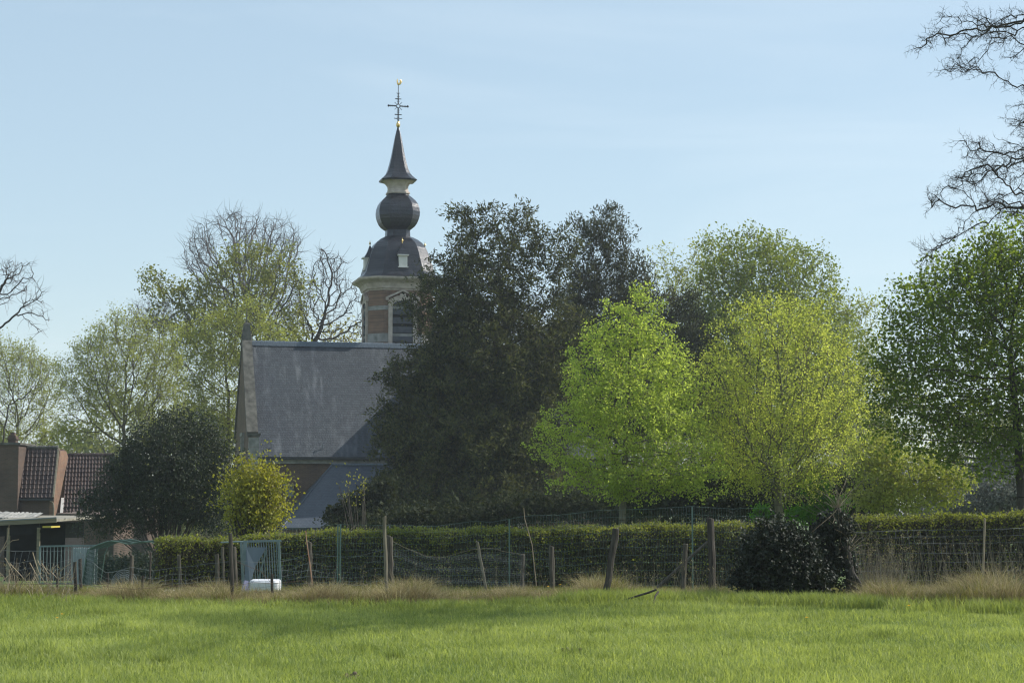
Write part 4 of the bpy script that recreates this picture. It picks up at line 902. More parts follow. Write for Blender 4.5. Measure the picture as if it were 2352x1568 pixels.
for px_ in (89, 20):
    q = P(px_, 1208, YS + .3); m = MB(); m.box([q[0], YS + .3, (q[2] + gS) / 2 - .1], [.12, .12, q[2] - gS + .1]); m.build('pole', M['board'], sh)
print('house', round(time.time() - T0, 1))
# ------------------------------------------------------------------ gates, sheets, tub, tunnel
def gate(label, x0, x1, yt, Y, nb, h=None, panel=None, brace=None, lean=0):
    a = P(x0, yt, Y); b = P(x1, yt - 2, Y); g = ground(Y) + .08
    root = empty('metal_gate', ((a[0] + b[0]) / 2, Y, g)); tag(root, label, 'gate')
    m = MB(); m.bar([a[0], Y, a[2]], [b[0], Y, b[2]], .05); m.bar([a[0], Y, g], [b[0], Y, g], .05)
    for x, z in ((a[0], a[2]), (b[0], b[2])): m.bar([x, Y, g], [x - lean, Y, z + .0], .055)
    m.build('gate_frame', M['gate'], root)
    m = MB()
    for i in range(1, nb):
        f = i / nb; x = a[0] + (b[0] - a[0]) * f; m.tubes([[x, Y, g]], [[x - lean, Y, a[2] + (b[2] - a[2]) * f]], .011, .011, 5)
    m.build('bars', M['gate'], root)
    if panel:
        p0, p1 = P(panel[0], yt, Y), P(panel[1], yt, Y); K = 60; u = np.linspace(0, 1, K)
        xx = p0[0] + (p1[0] - p0[0]) * u; yy = Y - .05 + .018 * np.sin(u * math.pi * 2 * 11)
        m = MB(); lo = np.stack([xx, yy, np.full(K, g - .03)], 1); hi = np.stack([xx, yy, np.full(K, p0[2] - .03)], 1); i = np.arange(K - 1)
        V = np.concatenate([lo, hi, lo + [0, .004, 0], hi + [0, .004, 0]]); m.add(V, np.concatenate([np.stack([i, i + 1, K + i + 1, K + i], 1), np.stack([2 * K + i, 3 * K + i, 3 * K + i + 1, 2 * K + i + 1], 1)]))
        m.build('corrugated_panel', M['corr'], root)
    if brace: m = MB(); m.bar(P(brace[0], brace[1], Y - .03), P(brace[2], brace[3], Y - .03), .035); m.build('brace', M['gate'], root)
    return root
gate('blue grey barred gate with a corrugated sheet panel in front of the dark brick wall', 92, 222, 1254, 60, 16, panel=(168, 220))
gate('pale blue barred gate standing in front of the hedge behind the white plastic tub', 560, 646, 1243, 44.5, 15, brace=(612, 1262, 590, 1345), lean=.06)
m = MB(); m.chain([P(507, 1245, 44.6), P(560, 1243, 44.6)], .018, 6); tag(m.build('gate_rail', M['gate'], loc=P(530, 1345, 44.6)), 'thin blue top rail sticking out to the left of the pale blue gate', 'rail')
m = MB(); q = P(563, 1270, 44.3); m.box(q, [.09, .03, .55]); tag(m.build('blue_board', M['gate'], loc=P(563, 1300, 44.3)), 'small light blue board hanging left of the pale blue gate', 'board')
m = MB(); m.slab([P(566, 1256, 44.1), P(612, 1256, 44.2), P(586, 1300, 44.1), P(574, 1340, 44.0), P(560, 1345, 44.0)][::-1], .015)
tp = m.build('blue_tarpaulin', M['sheet'], loc=P(575, 1340, 44.1)); tag(tp, 'grey blue tarpaulin hanging in a point over the pale blue gate', 'tarpaulin')
m = MB(); m.slab([P(563, 1331, 39), P(571, 1334, 39), P(571, 1362, 38.6), P(553, 1378, 38.4), P(552, 1370, 38.4)][::-1], .03)
tag(m.build('dark_tarpaulin', M['tarp'], loc=P(560, 1370, 38.5)), 'dark blue folded end of plastic sheet beside the white tub', 'plastic sheet')
m = MB(); m.slab([P(452, 1245, 52), P(484, 1240, 52), P(470, 1335, 49.5), P(432, 1330, 49.5)][::-1], .02)
tag(m.build('blue_sheet', M['sheet'], loc=P(455, 1335, 50)), 'faded blue sheet leaning against the left end of the hedge', 'sheet')
# white tub
Yt = 37.5; t0, t1 = P(572, 1331, Yt), P(640, 1333, Yt); tb = empty('plastic_tub', ((t0[0] + t1[0]) / 2, Yt + .2, gz_at(t0[0], Yt))); tag(tb, 'white ribbed plastic tub lying in the grass behind the fence', 'tub')
m = MB(); g = float(gz_at(t0[0], Yt)); wx = (t1[0] - t0[0]) / 2; cx_ = (t0[0] + t1[0]) / 2
def rrect(w_, d_, z, k=6, r=.1, wob=0):
    o = []
    for cxs, cys, a0 in ((1, 1, 0), (-1, 1, 90), (-1, -1, 180), (1, -1, 270)):
        for i in range(k):
            a = math.radians(a0 + 90 * i / (k - 1)); o.append([cx_ + cxs * (w_ - r) + r * math.cos(a), Yt + .25 + cys * (d_ - r) + r * math.sin(a), z])
    return o
Ht = t0[2] - g
m.loft([rrect(wx * .97, .25, g), rrect(wx, .27, g + Ht * .5), rrect(wx, .27, g + Ht * .85), rrect(wx * .97, .25, g + Ht * .95), rrect(wx * .88, .2, g + Ht)])
m.build('shell', M['plastic'], tb, smooth=False)
m = MB()
for i in range(15): x = cx_ - wx * .85 + i * wx * 1.7 / 14; m.bar([x, Yt - .022, g + .05], [x, Yt - .022, g + Ht * .85], .018, .018)
m.build('ribs', M['plastic'], tb)
shrub('dark_shrub', 'low dark bush added behind the green netting to darken the hoop tunnel', 'shrub', 66, [(310, 1320, 80, 50), (250, 1320, 40, 45), (370, 1330, 45, 45)], 'holly', 2600, .08, 103, spread=.1, shell=.3)  # added bush that gives the tunnel its dark inside
# net tunnel: hoops and green netting
Yn = 57.0; prof = [(187, 1354), (200, 1262), (225, 1250), (252, 1241), (270, 1243), (296, 1250), (320, 1243), (350, 1244), (372, 1262), (392, 1290), (402, 1322), (410, 1354)]
xp = np.array([p[0] for p in prof], float); yp = np.array([p[1] for p in prof], float)
gN = ground(Yn); bs = P(300, 1354, Yn); nt_ = empty('net_tunnel', (bs[0], Yn, gN)); tag(nt_, 'green netting stretched over hoops between the barred gate and the hedge', 'net cover')
s_ = np.linspace(0, len(prof) - 1, 110); cxs = np.interp(s_, range(len(prof)), xp); cys = np.interp(s_, range(len(prof)), yp)
crv = np.array([P(a, b, Yn) for a, b in zip(cxs, cys)]); crv[:, 2] = np.maximum(crv[:, 2], gN)
m = MB(); A = []; B = []
for dy in np.linspace(0, 2.6, 34):
    c = crv + [0, dy, 0]; A.append(c[:-1]); B.append(c[1:])
A = np.concatenate(A); B = np.concatenate(B); m.tubes(A, B, .004, .004, 3)
m.tubes(crv, crv + [0, 2.6, 0], .004, .004, 3)
crv2 = crv.copy()
for zf_ in np.linspace(.04, 1, 20): c = crv.copy(); c[:, 2] = gN + (c[:, 2] - gN) * zf_; m.tubes(c[:-1], c[1:], .0035, .0035, 3)
lo = crv.copy(); lo[:, 2] = gN; m.tubes(lo, crv, .0035, .0035, 3)
m.build('netting', M['net'], nt_)
for dy in (0, 1.3, 2.6):
    m = MB(); c = crv[::4] + [0, dy, 0]; m.chain(c, .018, 6); m.build('hoop', M['wire_green'], nt_)
# wire crate
m = MB(); 
for k in range(5):
    r_ = .16 + k * .035; cc = P(282, 1330, 45); a = np.linspace(0, math.pi, 12)
    m.chain(np.stack([cc[0] + r_ * np.cos(a), np.full(12, 45 + k * .05), cc[2] - .12 + r_ * 1.1 * np.sin(a)], 1), .008, 5)
for k in range(7): q = P(271 + k * 3.6, 1334, 45); m.chain([q + [0, 0, -.2], q + [0, .1, .15]], .006, 5)
tag(m.build('wire_basket', M['wire'], loc=P(282, 1345, 45)), 'curved wire basket lying behind the short post left of the netting', 'basket')
# garden path slabs
m = MB(); 
for x0_, x1_ in ((205, 252), (262, 322), (328, 412)):
    a, b = P(x0_, 1366, 38), P(x1_, 1366, 38); z0, z1 = ground(38.5) + .05, ground(46) + .05
    m.slab([[a[0], 38.5, z0], [b[0], 38.5, z0], [b[0] - 1.2, 46, z1], [a[0] - 1.2, 46, z1]], .08)
tag(m.build('path', M['concrete'], loc=P(300, 1366, 40)), kind='structure')

# ------------------------------------------------------------------ fences
def netting(m, x0, x1, top, Y, dv, rows, r=.002, bottom=None, wob=.02, seed=0, droop=.0):
    rg = np.random.default_rng(seed); xs_ = np.arange(x0, x1, dv); tx = np.array([t[0] for t in top], float); ty_ = np.array([t[1] for t in top], float)
    tp_ = np.array([P(x, np.interp(x, tx, ty_), Y) for x in xs_]); g = gz_at(tp_[:, 0], np.full(len(tp_), Y)) + .02
    H = tp_[:, 2] - g; rows_ = np.array(rows); n = len(xs_)
    base = .5 * np.sin(xs_ * .05)[:, None] + rg.normal(0, .3, (n, 1))
    grid = np.zeros((n, len(rows_), 3))
    for j, f in enumerate(rows_):
        grid[:, j, 0] = tp_[:, 0] + wob * np.sin(xs_ * .03 + j * .7) * (1 - f) + rg.normal(0, wob * .12, n)
        grid[:, j, 1] = Y + wob * 2 * np.sin(xs_ * .021 + j) + rg.normal(0, .004, n)
        grid[:, j, 2] = g + H * f + rg.normal(0, .003, n) - droop * abs(math.sin(j)) * np.sin(xs_ * .04) ** 2
    for j in range(len(rows_)): rr_ = r * (1.7 if j == len(rows_) - 1 else 1.25); m.tubes(grid[:-1, j], grid[1:, j], rr_, rr_, 3)
    for j in range(len(rows_) - 1): m.tubes(grid[:, j], grid[:, j + 1], r, r, 3)
def postmesh(m, xb, yb, xt, yt, wpx, Y, seed=0, round_=True, k=9):
    """yb is the photo row of the foot; the post stands on the ground at Y"""
    rg = np.random.default_rng(seed); a = P(xb, yb, Y); b = P(xt, yt, Y); g = float(gz_at(a[0], Y))
    a = np.array([a[0], Y, g - .15]); r = SZ(wpx, Y) / 2; n = 9; t = np.linspace(0, 1, n)[:, None]
    pts = a + (b - a) * t; pts[1:-1, :2] += rg.normal(0, r * .10, (n - 2, 2))
    rings = []
    sq = rg.uniform(.74, 1.02, k)
    for i, p in enumerate(pts):
        tilt = rg.uniform(-.4, .4)
        rings.append([[p[0] + r * sq[j] * (1 + rg.normal(0, .03)) * math.cos(2 * math.pi * j / k), p[1] + r * sq[j] * math.sin(2 * math.pi * j / k), p[2] + (r * tilt * math.cos(2 * math.pi * j / k) if i == n - 1 else 0)] for j in range(k)])
    c = pts[-1] + [0, 0, r * .08]; rings.append([[c[0] + (q[0] - c[0]) * .8, c[1] + (q[1] - c[1]) * .8, q[2] + r * .12] for q in rings[-1]])
    m.loft(rings); return np.array([a[0], Y, g])
# tall green netting with its own steel posts
Yf = 38.0
fb = P(1100, 1350, Yf); fr = empty('netting_fence', (fb[0], Yf, float(gz_at(fb[0], Yf)))); tag(fr, 'tall green wire netting with a wavy top edge running in front of the hedge', 'fence')
m = MB(); netting(m, 628, 1770, [(628, 1216), (700, 1211), (765, 1204), (860, 1205), (1000, 1208), (1090, 1196), (1125, 1199), (1165, 1192), (1206, 1184), (1300, 1181), (1375, 1171), (1500, 1168), (1587, 1162), (1680, 1168), (1770, 1165)], Yf, 6.2,
        [.02, .1, .19, .28, .37, .46, .55, .64, .73, .82, .91, 1.0], r=.0016, wob=.03, seed=1)
m.build('netting', M['wire_green'], fr)
for x, yt in ((782, 1203), (776, 1205), (1170, 1192), (1590, 1163)):
    m = MB(); a = P(x, yt, Yf - .03); g = float(gz_at(a[0], Yf)); m.bar([a[0], Yf - .03, g - .1], a, .028); m.build('steel_post', M['wire_green'], fr)
# low sheep netting in the left part
fb = P(500, 1375, 33.5); fr = empty('stock_fence', (fb[0], 33.5, 0)); tag(fr, 'low sagging stock netting strung between the short posts on the left', 'fence')
m = MB(); netting(m, -40, 890, [(-40, 1262), (100, 1265), (180, 1262), (250, 1316), (300, 1300), (345, 1310), (420, 1300), (540, 1286), (640, 1290), (712, 1270), (800, 1280), (890, 1260)], 33.6, 15, [.03, .2, .36, .5, .64, .8, 1.0], r=.0017, wob=.06, seed=2, droop=.05)
m.build('netting', M['wire'], fr)
fb = P(1150, 1375, 34); fr = empty('chicken_wire', (fb[0], 34.5, 0)); tag(fr, 'fine sagging chicken wire hung between the big twin post and the leaning pale post', 'fence')
m = MB(); netting(m, 896, 1210, [(896, 1240), (930, 1257), (980, 1278), (1020, 1282), (1060, 1274), (1100, 1268), (1140, 1268), (1210, 1275)], 34.5, 3.2, list(np.linspace(.03, 1, 24)), r=.0008, wob=.04, seed=3)
m.build('netting', M['wire'], fr)
fb = P(2150, 1375, 33); fr = empty('stock_fence', (fb[0], 34, 0)); tag(fr, 'wire stock netting among the tall dead stems right of the ivy', 'fence')
m = MB(); netting(m, 1950, 2420, [(1950, 1222), (2100, 1217), (2250, 1216), (2420, 1208)], 34.0, 15, [.1, .25, .4, .53, .66, .8, .9, 1.0], r=.0017, wob=.05, seed=4)
m.build('netting', M['wire'], fr)
m = MB()
def strand(m, pts, Y, r=.0028, n=60, seed=0, sag=0):
    rg = np.random.default_rng(seed); x = np.array([p[0] for p in pts], float); y = np.array([p[1] for p in pts], float); s = np.linspace(x[0], x[-1], n)
    q = np.array([P(a, np.interp(a, x, y) + rg.normal(0, .35), Y) for a in s]); m.tubes(q[:-1], q[1:], r, r, 4)
    for b in q[3::4]: m.tubes([b - [.012, 0, .02]], [b + [.012, 0, .02]], .0015, .0015, 3)
for k_, (pp, yy_, lb) in enumerate([([(541, 1288), (600, 1312), (625, 1340), (700, 1332), (742, 1368)], 31.6, 'slack rusty barbed wire drooping right from the tall narrow post past the tub'),
        ([(-20, 1340), (173, 1341), (302, 1352), (414, 1345), (530, 1346), (541, 1345), (583, 1336), (625, 1340)], 31.8, 'long rusty barbed wire along the short posts from the left edge to the tub'),
        ([(583, 1360), (625, 1358), (712, 1350)], 31.9, 'lowest short length of barbed wire right in front of the tub')]):
    m = MB(); strand(m, pp, yy_, seed=k_); tag(m.build('barbed_wire', M['rust'], loc=P(pp[1][0], pp[1][1], yy_)), lb, 'wire', 'strands of barbed wire')
m = MB(); strand(m, [(884, 1233), (930, 1257), (980, 1277), (1020, 1279), (1080, 1262), (1130, 1258), (1160, 1266), (1200, 1272)], 34.3, r=.0038, n=50)
tag(m.build('pale_cord', M['post_pale'], loc=P(1000, 1278, 34.3)), 'pale green cord sagging from the big twin post to the leaning pale post', 'cord')
PST = [ # xb,yb, xt,yt, width, Y, mat, label
 (175, 1375, 172, 1290, 9, 33.2, 'post_dark', 'dark post in front of the corrugated gate panel, left one of the close pair'),
 (186, 1362, 184, 1283, 10, 36.0, 'post_dark', 'dark round topped post, right one of the close pair before the corrugated panel'),
 (247, 1362, 247, 1316, 7, 35.5, 'post_dark', 'short thin post with a lit right edge left of the wire basket'),
 (300, 1362, 303, 1275, 11, 36.5, 'post', 'grey post with a pale cap just right of the wire basket'),
 (342, 1373, 346, 1267, 5, 33.6, 'post_dark', 'slender stake with a scrap of green twine in front of the net tunnel'),
 (324, 1383, 328, 1322, 6, 32.4, 'post_dark', 'short crooked reddish stump in front of the net tunnel'),
 (416, 1362, 411, 1274, 11, 36.0, 'post', 'grey leaning post between the net tunnel and the blue sheet'),
 (38, 1367, 36, 1320, 5, 34.5, 'post_dark', 'short dark stake among brambles at the far left'),
 (131, 1362, 131, 1326, 6, 34.5, 'post_dark', 'short dark stub among the brambles left of the close pair of posts'),
 (535, 1390, 529, 1224, 9, 31.2, 'post_dark', 'tall narrow dark post left of the pale blue gate'),
 (545, 1380, 538, 1256, 10, 33.0, 'post', 'weathered post with a split top right behind the tall narrow dark post'),
 (500, 1366, 498, 1273, 11, 37.0, 'post', 'broad brown post between the blue sheet and the tall narrow post'),
 (515, 1364, 511, 1256, 8, 37.5, 'post', 'taller thin brown post next to the broad brown one left of the gate'),
 (626, 1384, 624, 1317, 7, 32.2, 'post_dark', 'short dark stake standing in front of the white tub'),
 (714, 1350, 711, 1244, 11, 35.0, 'post', 'weathered post with a knobbly grey top beside the leaning cane'),
 (742, 1386, 741, 1366, 9, 31.6, 'post_dark', 'low black stump in the dry grass left of the tall twin post'),
 (679, 1384, 679, 1371, 7, 31.8, 'post_dark', 'tiny broken stump in the dry grass right of the white tub'),
 (891, 1380, 883, 1186, 11, 32.0, 'post_pale', 'tallest pale squared post in the middle with dry grass at its foot'),
 (897, 1366, 895, 1231, 14, 34.0, 'post', 'stout brown post tied to the tallest pale post'),
 (1124, 1360, 1096, 1243, 7, 35.2, 'post_pale', 'thin pale post leaning to the left holding the green cord'),
 (1199, 1362, 1201, 1272, 12, 35.5, 'post', 'flat topped post with a lit right edge right of the leaning pale post'),
 (1270, 1360, 1267, 1254, 12, 36.0, 'post', 'dark brown post in front of the hedge behind long grass'),
 (1386, 1385, 1415, 1214, 18, 31.6, 'post_dark', 'thick leaning post tilted to the right below the bright lime tree'),
 (1566, 1368, 1575, 1249, 13, 34.6, 'post', 'round brown post with the diagonal brace passing behind it'),
 (1638, 1362, 1631, 1190, 19, 35.4, 'post_dark', 'thickest old post overgrown at the top right of the diagonal brace'),
 (1515, 1368, 1511, 1349, 5, 34.6, 'post_pale', 'small grey stub beside the fallen branch'),
 (2255, 1385, 2262, 1190, 6, 34.4, 'stem', 'thin dry pole standing among the dead stems near the right edge'),
]
for i, (xb, yb, xt, yt, wd2, Y, mt_, lb) in enumerate(PST):
    m = MB(); g = postmesh(m, xb, yb, xt, yt, wd2, Y, seed=i)
    o = m.build('fence_post', M[mt_], loc=g); tag(o, lb, 'fence post', 'old fence posts along the field edge')
m = MB(); a, b = P(1498, 1361, 35), P(1625, 1244, 35.2); m.chain([a, (a + b) / 2 + [0, 0, .01], b], [.035, .03, .026], 7)
tag(m.build('brace_pole', M['post'], loc=a), 'diagonal wooden brace running up to the thickest old post', 'brace')
m = MB(); m.chain([P(718, 1345, 33.5), P(711, 1290, 33.5), P(704, 1240, 33.5), P(702, 1218, 33.5)], [.012, .011, .01, .008], 6)
tag(m.build('cane', M['bamboo'], loc=P(718, 1345, 33.5)), 'thin rusty cane leaning beside the knobbly topped post', 'cane')
m = MB(); m.chain([P(1232, 1345, 35), P(1222, 1250, 35), P(1205, 1110 + 80, 35), P(1203, 1165, 35)], [.01, .009, .008, .006], 6)
tag(m.build('cane', M['stem'], loc=P(1232, 1345, 35)), 'tall dead stalk rising above the netting in front of the yew', 'cane')
m = MB()
m.chain([P(1415, 1383, 31.2), P(1450, 1372, 31), P(1490, 1360, 31), P(1508, 1353, 31)], [.012, .016, .018, .016], 6)
m.chain([P(1501, 1384, 30.8), P(1505, 1368, 30.9), P(1512, 1358, 31)], [.012, .014, .016], 6)
tag(m.build('fallen_branch', M['bark_dark'], loc=P(1500, 1380, 31)), 'forked fallen branch lying in the grass below the diagonal brace', 'branch')

# brambles on the left
m = MB(); BR = [[(540, 650), (600, 860), (650, 1010), (740, 1150), (940, 1245)], [(490, 820), (590, 1000), (640, 1100)], [(620, 780), (700, 960), (820, 1020)], [(830, 980), (890, 900), (950, 850)],
 [(1000, 960), (1060, 900), (1150, 850), (1170, 830)], [(920, 1200), (1010, 1140), (1100, 1100)], [(980, 1090), (1060, 1050), (1100, 1010)], [(80, 740), (170, 890), (240, 1050), (280, 1400)],
 [(160, 830), (280, 960), (400, 1090), (540, 1250)], [(0, 650), (60, 560), (120, 430), (150, 200)], [(60, 600), (120, 520), (200, 460), (310, 440)], [(850, 980), (950, 1080)],
 [(200, 1450), (330, 1410), (330, 1200), (400, 1100), (480, 1000)], [(0, 1250), (150, 1340), (280, 1420)], [(690, 830), (790, 990), (830, 1010)], [(160, 1250), (150, 1100), (150, 980), (190, 930)]]
for i, c in enumerate(BR):
    q = np.array([P(x / 7.186, 1177.1 + y / 7.186, 32.4 + (i % 4) * .3) for x, y in c]); t = np.linspace(0, len(q) - 1, 10); q = np.stack([np.interp(t, range(len(q)), q[:, k]) for k in range(3)], 1)
    m.chain(q, np.linspace(.010, .005, 10), 5)
rg = np.random.default_rng(9)
for i in range(70):
    x = rg.uniform(-60, 168); Y = rg.uniform(31.5, 35); h = rg.uniform(.25, .8); b = P(x, 1380, Y); b[2] = float(gz_at(b[0], Y)); q = [b]; d = unit(np.array([rg.normal(0, .35), rg.normal(0, .3), 1]))
    for k in range(5): d = unit(d + rg.normal(0, .18, 3) - [0, 0, .08]); q.append(q[-1] + d * h / 5)
    m.chain(q, np.linspace(.005, .0025, 6), 4)
tag(m.build('bramble', M['stem'], loc=(-8, 32.5, 0)), 'tangle of bare pale bramble canes in the left corner by the shed', 'bramble')

# ------------------------------------------------------------------ ivy
shrub('ivy_mound', 'dark dense mound of ivy at the field edge below the forked lime', 'ivy bush', 32.6,
      [(1785, 1300, 88, 92), (1735, 1325, 52, 60), (1840, 1325, 55, 70), (1785, 1240, 60, 42), (1885, 1345, 35, 45)], 'ivy', 5600, .052, 101, nl=2, spread=.035, shell=.75, noise_amp=.5, aspect=.9, lup=-.3, zf=.8)
Yi = 33.2; a = P(1958, 1385, Yi); a[2] = -.1; iv = empty('ivy_stump', (a[0], Yi, 0)); tag(iv, 'dead leaning trunk smothered in ivy standing right of the ivy mound', 'stump')
m = MB(); tr = [a, P(1955, 1330, Yi), P(1945, 1270, Yi), P(1932, 1210, Yi), P(1925, 1165, Yi)]; m.chain(tr, [.13, .09, .08, .07, .04], 9); m.chain([P(1950, 1300, Yi), P(1975, 1340, Yi - .1), P(1985, 1388, Yi - .1)], [.03, .035, .03], 6)
m.build('trunk', M['bark_dark'], iv, smooth=True)
rng = np.random.default_rng(55); m = MB(); mt_ = MB()
pts = blob_points([(1918, 1205, 48, 32), (1925, 1260, 30, 55), (1945, 1320, 24, 60), (1890, 1230, 35, 30), (1900, 1300, 30, 60)], Yi, 1500, rng, .7, hollow=.35)
leaves(m, pts, 2, .03, .058, rng, .9, -.3); m.build('crown', M['ivy'], iv)
A, B, RA, RB, DD = twigs(np.array(tr[2:]), np.tile([[0, 0, 1.]], (3, 1)), 26, .8, .005, rng, seg=4, wob=.25); mt_.tubes(A, B, RA, RB, 3); mt_.build('twigs', M['stem'], iv)

# ------------------------------------------------------------------ grass
def blades(m, X, Y, H, lean, width, rng, v, z=None, az=None):
    n = len(X); z = gz_at(X, Y) if z is None else z; a = rng.uniform(0, 2 * math.pi, n); la = rng.uniform(0, 2 * math.pi, n) if az is None else az
    b = np.stack([X, Y, z - .01], 1); s = np.stack([np.cos(a), np.sin(a), np.zeros(n)], 1) * width[:, None] / 2
    ld = np.stack([np.cos(la), np.sin(la), np.zeros(n)], 1) * (lean * H)[:, None]; up = np.array([0, 0, 1.]) * H[:, None]
    mid = b + up * .55 + ld * .3; tip = b + up * (1 - .25 * lean[:, None]) + ld
    V = np.stack([b - s, b + s, mid + s * .75, mid - s * .75, tip], 1).reshape(-1, 3); k = np.arange(n)[:, None] * 5
    m.add(V, np.concatenate([k, k + 1, k + 2, k + 3], 1), np.concatenate([k + 3, k + 2, k + 4], 1), a=np.repeat(np.clip(v, 0, 1), 5))
rng = np.random.default_rng(200)
def patch(X, Y):   # natural patchiness of the sward
    return .5 + .22 * np.sin(X * .9 + 1.3 * np.sin(Y * .6)) + .2 * np.sin(Y * 1.7 + X * .5 + 2 * np.sin(X * .35)) + .12 * np.sin(X * 3.1 - Y * 2.3)
m = MB(); n = 600000
Y = 13 + (33.2 - 13) * rng.uniform(size=n) ** .95; X = rng.uniform(-1, 1, n) * (.2614 * Y + 4)
pxs = X / Y * F + 1176; k = Y < 7200 / (np.interp(pxs, [-60, 300, 700, 1100, 1480, 1700, 2000, 2400], [1383, 1388, 1398, 1392, 1384, 1388, 1394, 1404]) - 1158) + .25 * np.sin(pxs * .03) + .1; X = X[k]; Y = Y[k]; n = len(X)
pt = patch(X, Y); edge = np.clip((Y - 28.5) / 3, 0, 1)
H = (.045 + .05 * pt + .05 * edge) * rng.uniform(.5, 1.5, n); long_ = rng.uniform(size=n) < (.02 + .05 * edge); H = np.where(long_, H * 1.9, H)
H = np.minimum(H, .26)
blades(m, X, Y, H, rng.uniform(.1, .9, n), rng.uniform(.005, .011, n), rng, .3 + .45 * pt + rng.normal(0, .3, n) - .25 * edge)
tag(m.build('grass', M['grass'], loc=(0, 22, 0)), 'bright green meadow grass covering the field', 'grass', kind='stuff')
# clumps of coarser grass
m = MB()
for i in range(210):
    Yc = rng.uniform(15, 32); Xc = rng.uniform(-1, 1) * (.2614 * Yc + .8); k = int(rng.uniform(50, 150)); rr_ = rng.uniform(.05, .2)
    x = Xc + rng.normal(0, rr_, k); y = Yc + rng.normal(0, rr_, k); blades(m, x, y, rng.uniform(.08, .19, k), rng.uniform(.1, .8, k), rng.uniform(.005, .009, k), rng, rng.uniform(0, .45, k))
tag(m.build('grass_tufts', M['grass'], loc=(0, 24, 0)), 'darker coarse tufts scattered over the field grass', 'grass', kind='stuff')
# strip between field and hedge
m = MB(); n = 115000; Y = rng.uniform(33, 47.5, n); X = rng.uniform(-1, 1, n) * (.2614 * Y + 4.5)
k = ~((np.abs(X - (-8.3)) < 1.6) & (Y > 38)); X, Y = X[k], Y[k]; n = len(X)
pt = patch(X * 1.4, Y * 1.2)
blades(m, X, Y, (.06 + .12 * pt) * rng.uniform(.5, 1.5, n), rng.uniform(.1, .8, n), rng.uniform(.006, .011, n), rng, pt * .8 + rng.normal(0, .2, n))
tag(m.build('rough_grass', M['dryg'], loc=(0, 40, 0)), 'rough mixed grass between the fence posts and the hedge', 'grass', kind='stuff')
# dry tussocks along the fence line
m = MB(); mg = MB()
edgeline = [(-60, 1385), (120, 1376), (300, 1382), (420, 1388), (560, 1392), (700, 1395), (900, 1393), (1100, 1388), (1300, 1387), (1480, 1381), (1640, 1379), (1700, 1384), (1960, 1392), (2100, 1399), (2352, 1402), (2450, 1405), (2900, 1410)]
ex_ = np.array([p[0] for p in edgeline], float); ey = np.array([p[1] for p in edgeline], float)
def rowY(y): return CAMZ * F / (y - 1158)
for i in range(1900):
    px_ = rng.uniform(-500, 2900); y0_ = rowY(np.interp(px_, ex_, ey))
    if rng.uniform() < .45: Yc = y0_ + abs(rng.normal(0, .35))
    else: Yc = y0_ + rng.uniform(0, 4.2)
    Xc = (px_ - 1176) / F * Yc
    if 1690 < px_ < 1960 and Yc < 34: continue
    amp = .6 + .5 * math.sin(px_ * .021 + 1) * math.sin(px_ * .0077) + (.4 if px_ > 1990 else 0)
    if 1280 < px_ < 1345 or (560 < px_ < 650): amp *= .6
    h = rng.uniform(.2, .52) * max(.5, amp); k = int(rng.uniform(60, 150)); rr_ = rng.uniform(.06, .17)
    x = Xc + rng.normal(0, rr_, k); y = Yc + rng.normal(0, rr_ * .8, k); out_az = np.where(rng.uniform(size=k) < .5, np.arctan2(y - Yc, x - Xc), rng.uniform(0, 6.3, k))
    tgt = mg if rng.uniform() < (.5 if px_ < 200 else .22) else m
    blades(tgt, x, y, h * rng.uniform(.5, 1.25, k), rng.uniform(.1, 1.35, k), rng.uniform(.005, .011, k), rng, np.clip(rng.uniform(-.1, .8) + rng.normal(0, .25, k), 0, 1), az=out_az)
tag(m.build('dry_grass', M['dry'], loc=(0, 32, 0)), 'tan dead grass tussocks along the foot of the fence posts', 'dry grass', kind='stuff')
tag(mg.build('weeds', M['dryg'], loc=(0, 32, 0)), 'yellow green weeds mixed into the dead grass along the fence', 'weeds', kind='stuff')
# fresh lush grass along the edge of the field
m = MB()
for i in range(420):
    px_ = rng.uniform(-60, 2420) if i % 3 else rng.uniform(1290, 2000); y0_ = rowY(np.interp(px_, ex_, ey)) - rng.uniform(.1, .9); k = int(rng.uniform(40, 110)); Xc = (px_ - 1176) / F * y0_; rr_ = rng.uniform(.06, .2)
    x = Xc + rng.normal(0, rr_, k); y = y0_ + rng.normal(0, rr_, k); blades(m, x, y, rng.uniform(.12, .27, k) * (1.2 if px_ > 1300 else .85), rng.uniform(.1, .7, k), rng.uniform(.006, .011, k), rng, rng.uniform(.0, .7, k))
tag(m.build('edge_grass', M['grass'], loc=(0, 30, 0)), 'long lush green grass along the edge of the field', 'grass', kind='stuff')
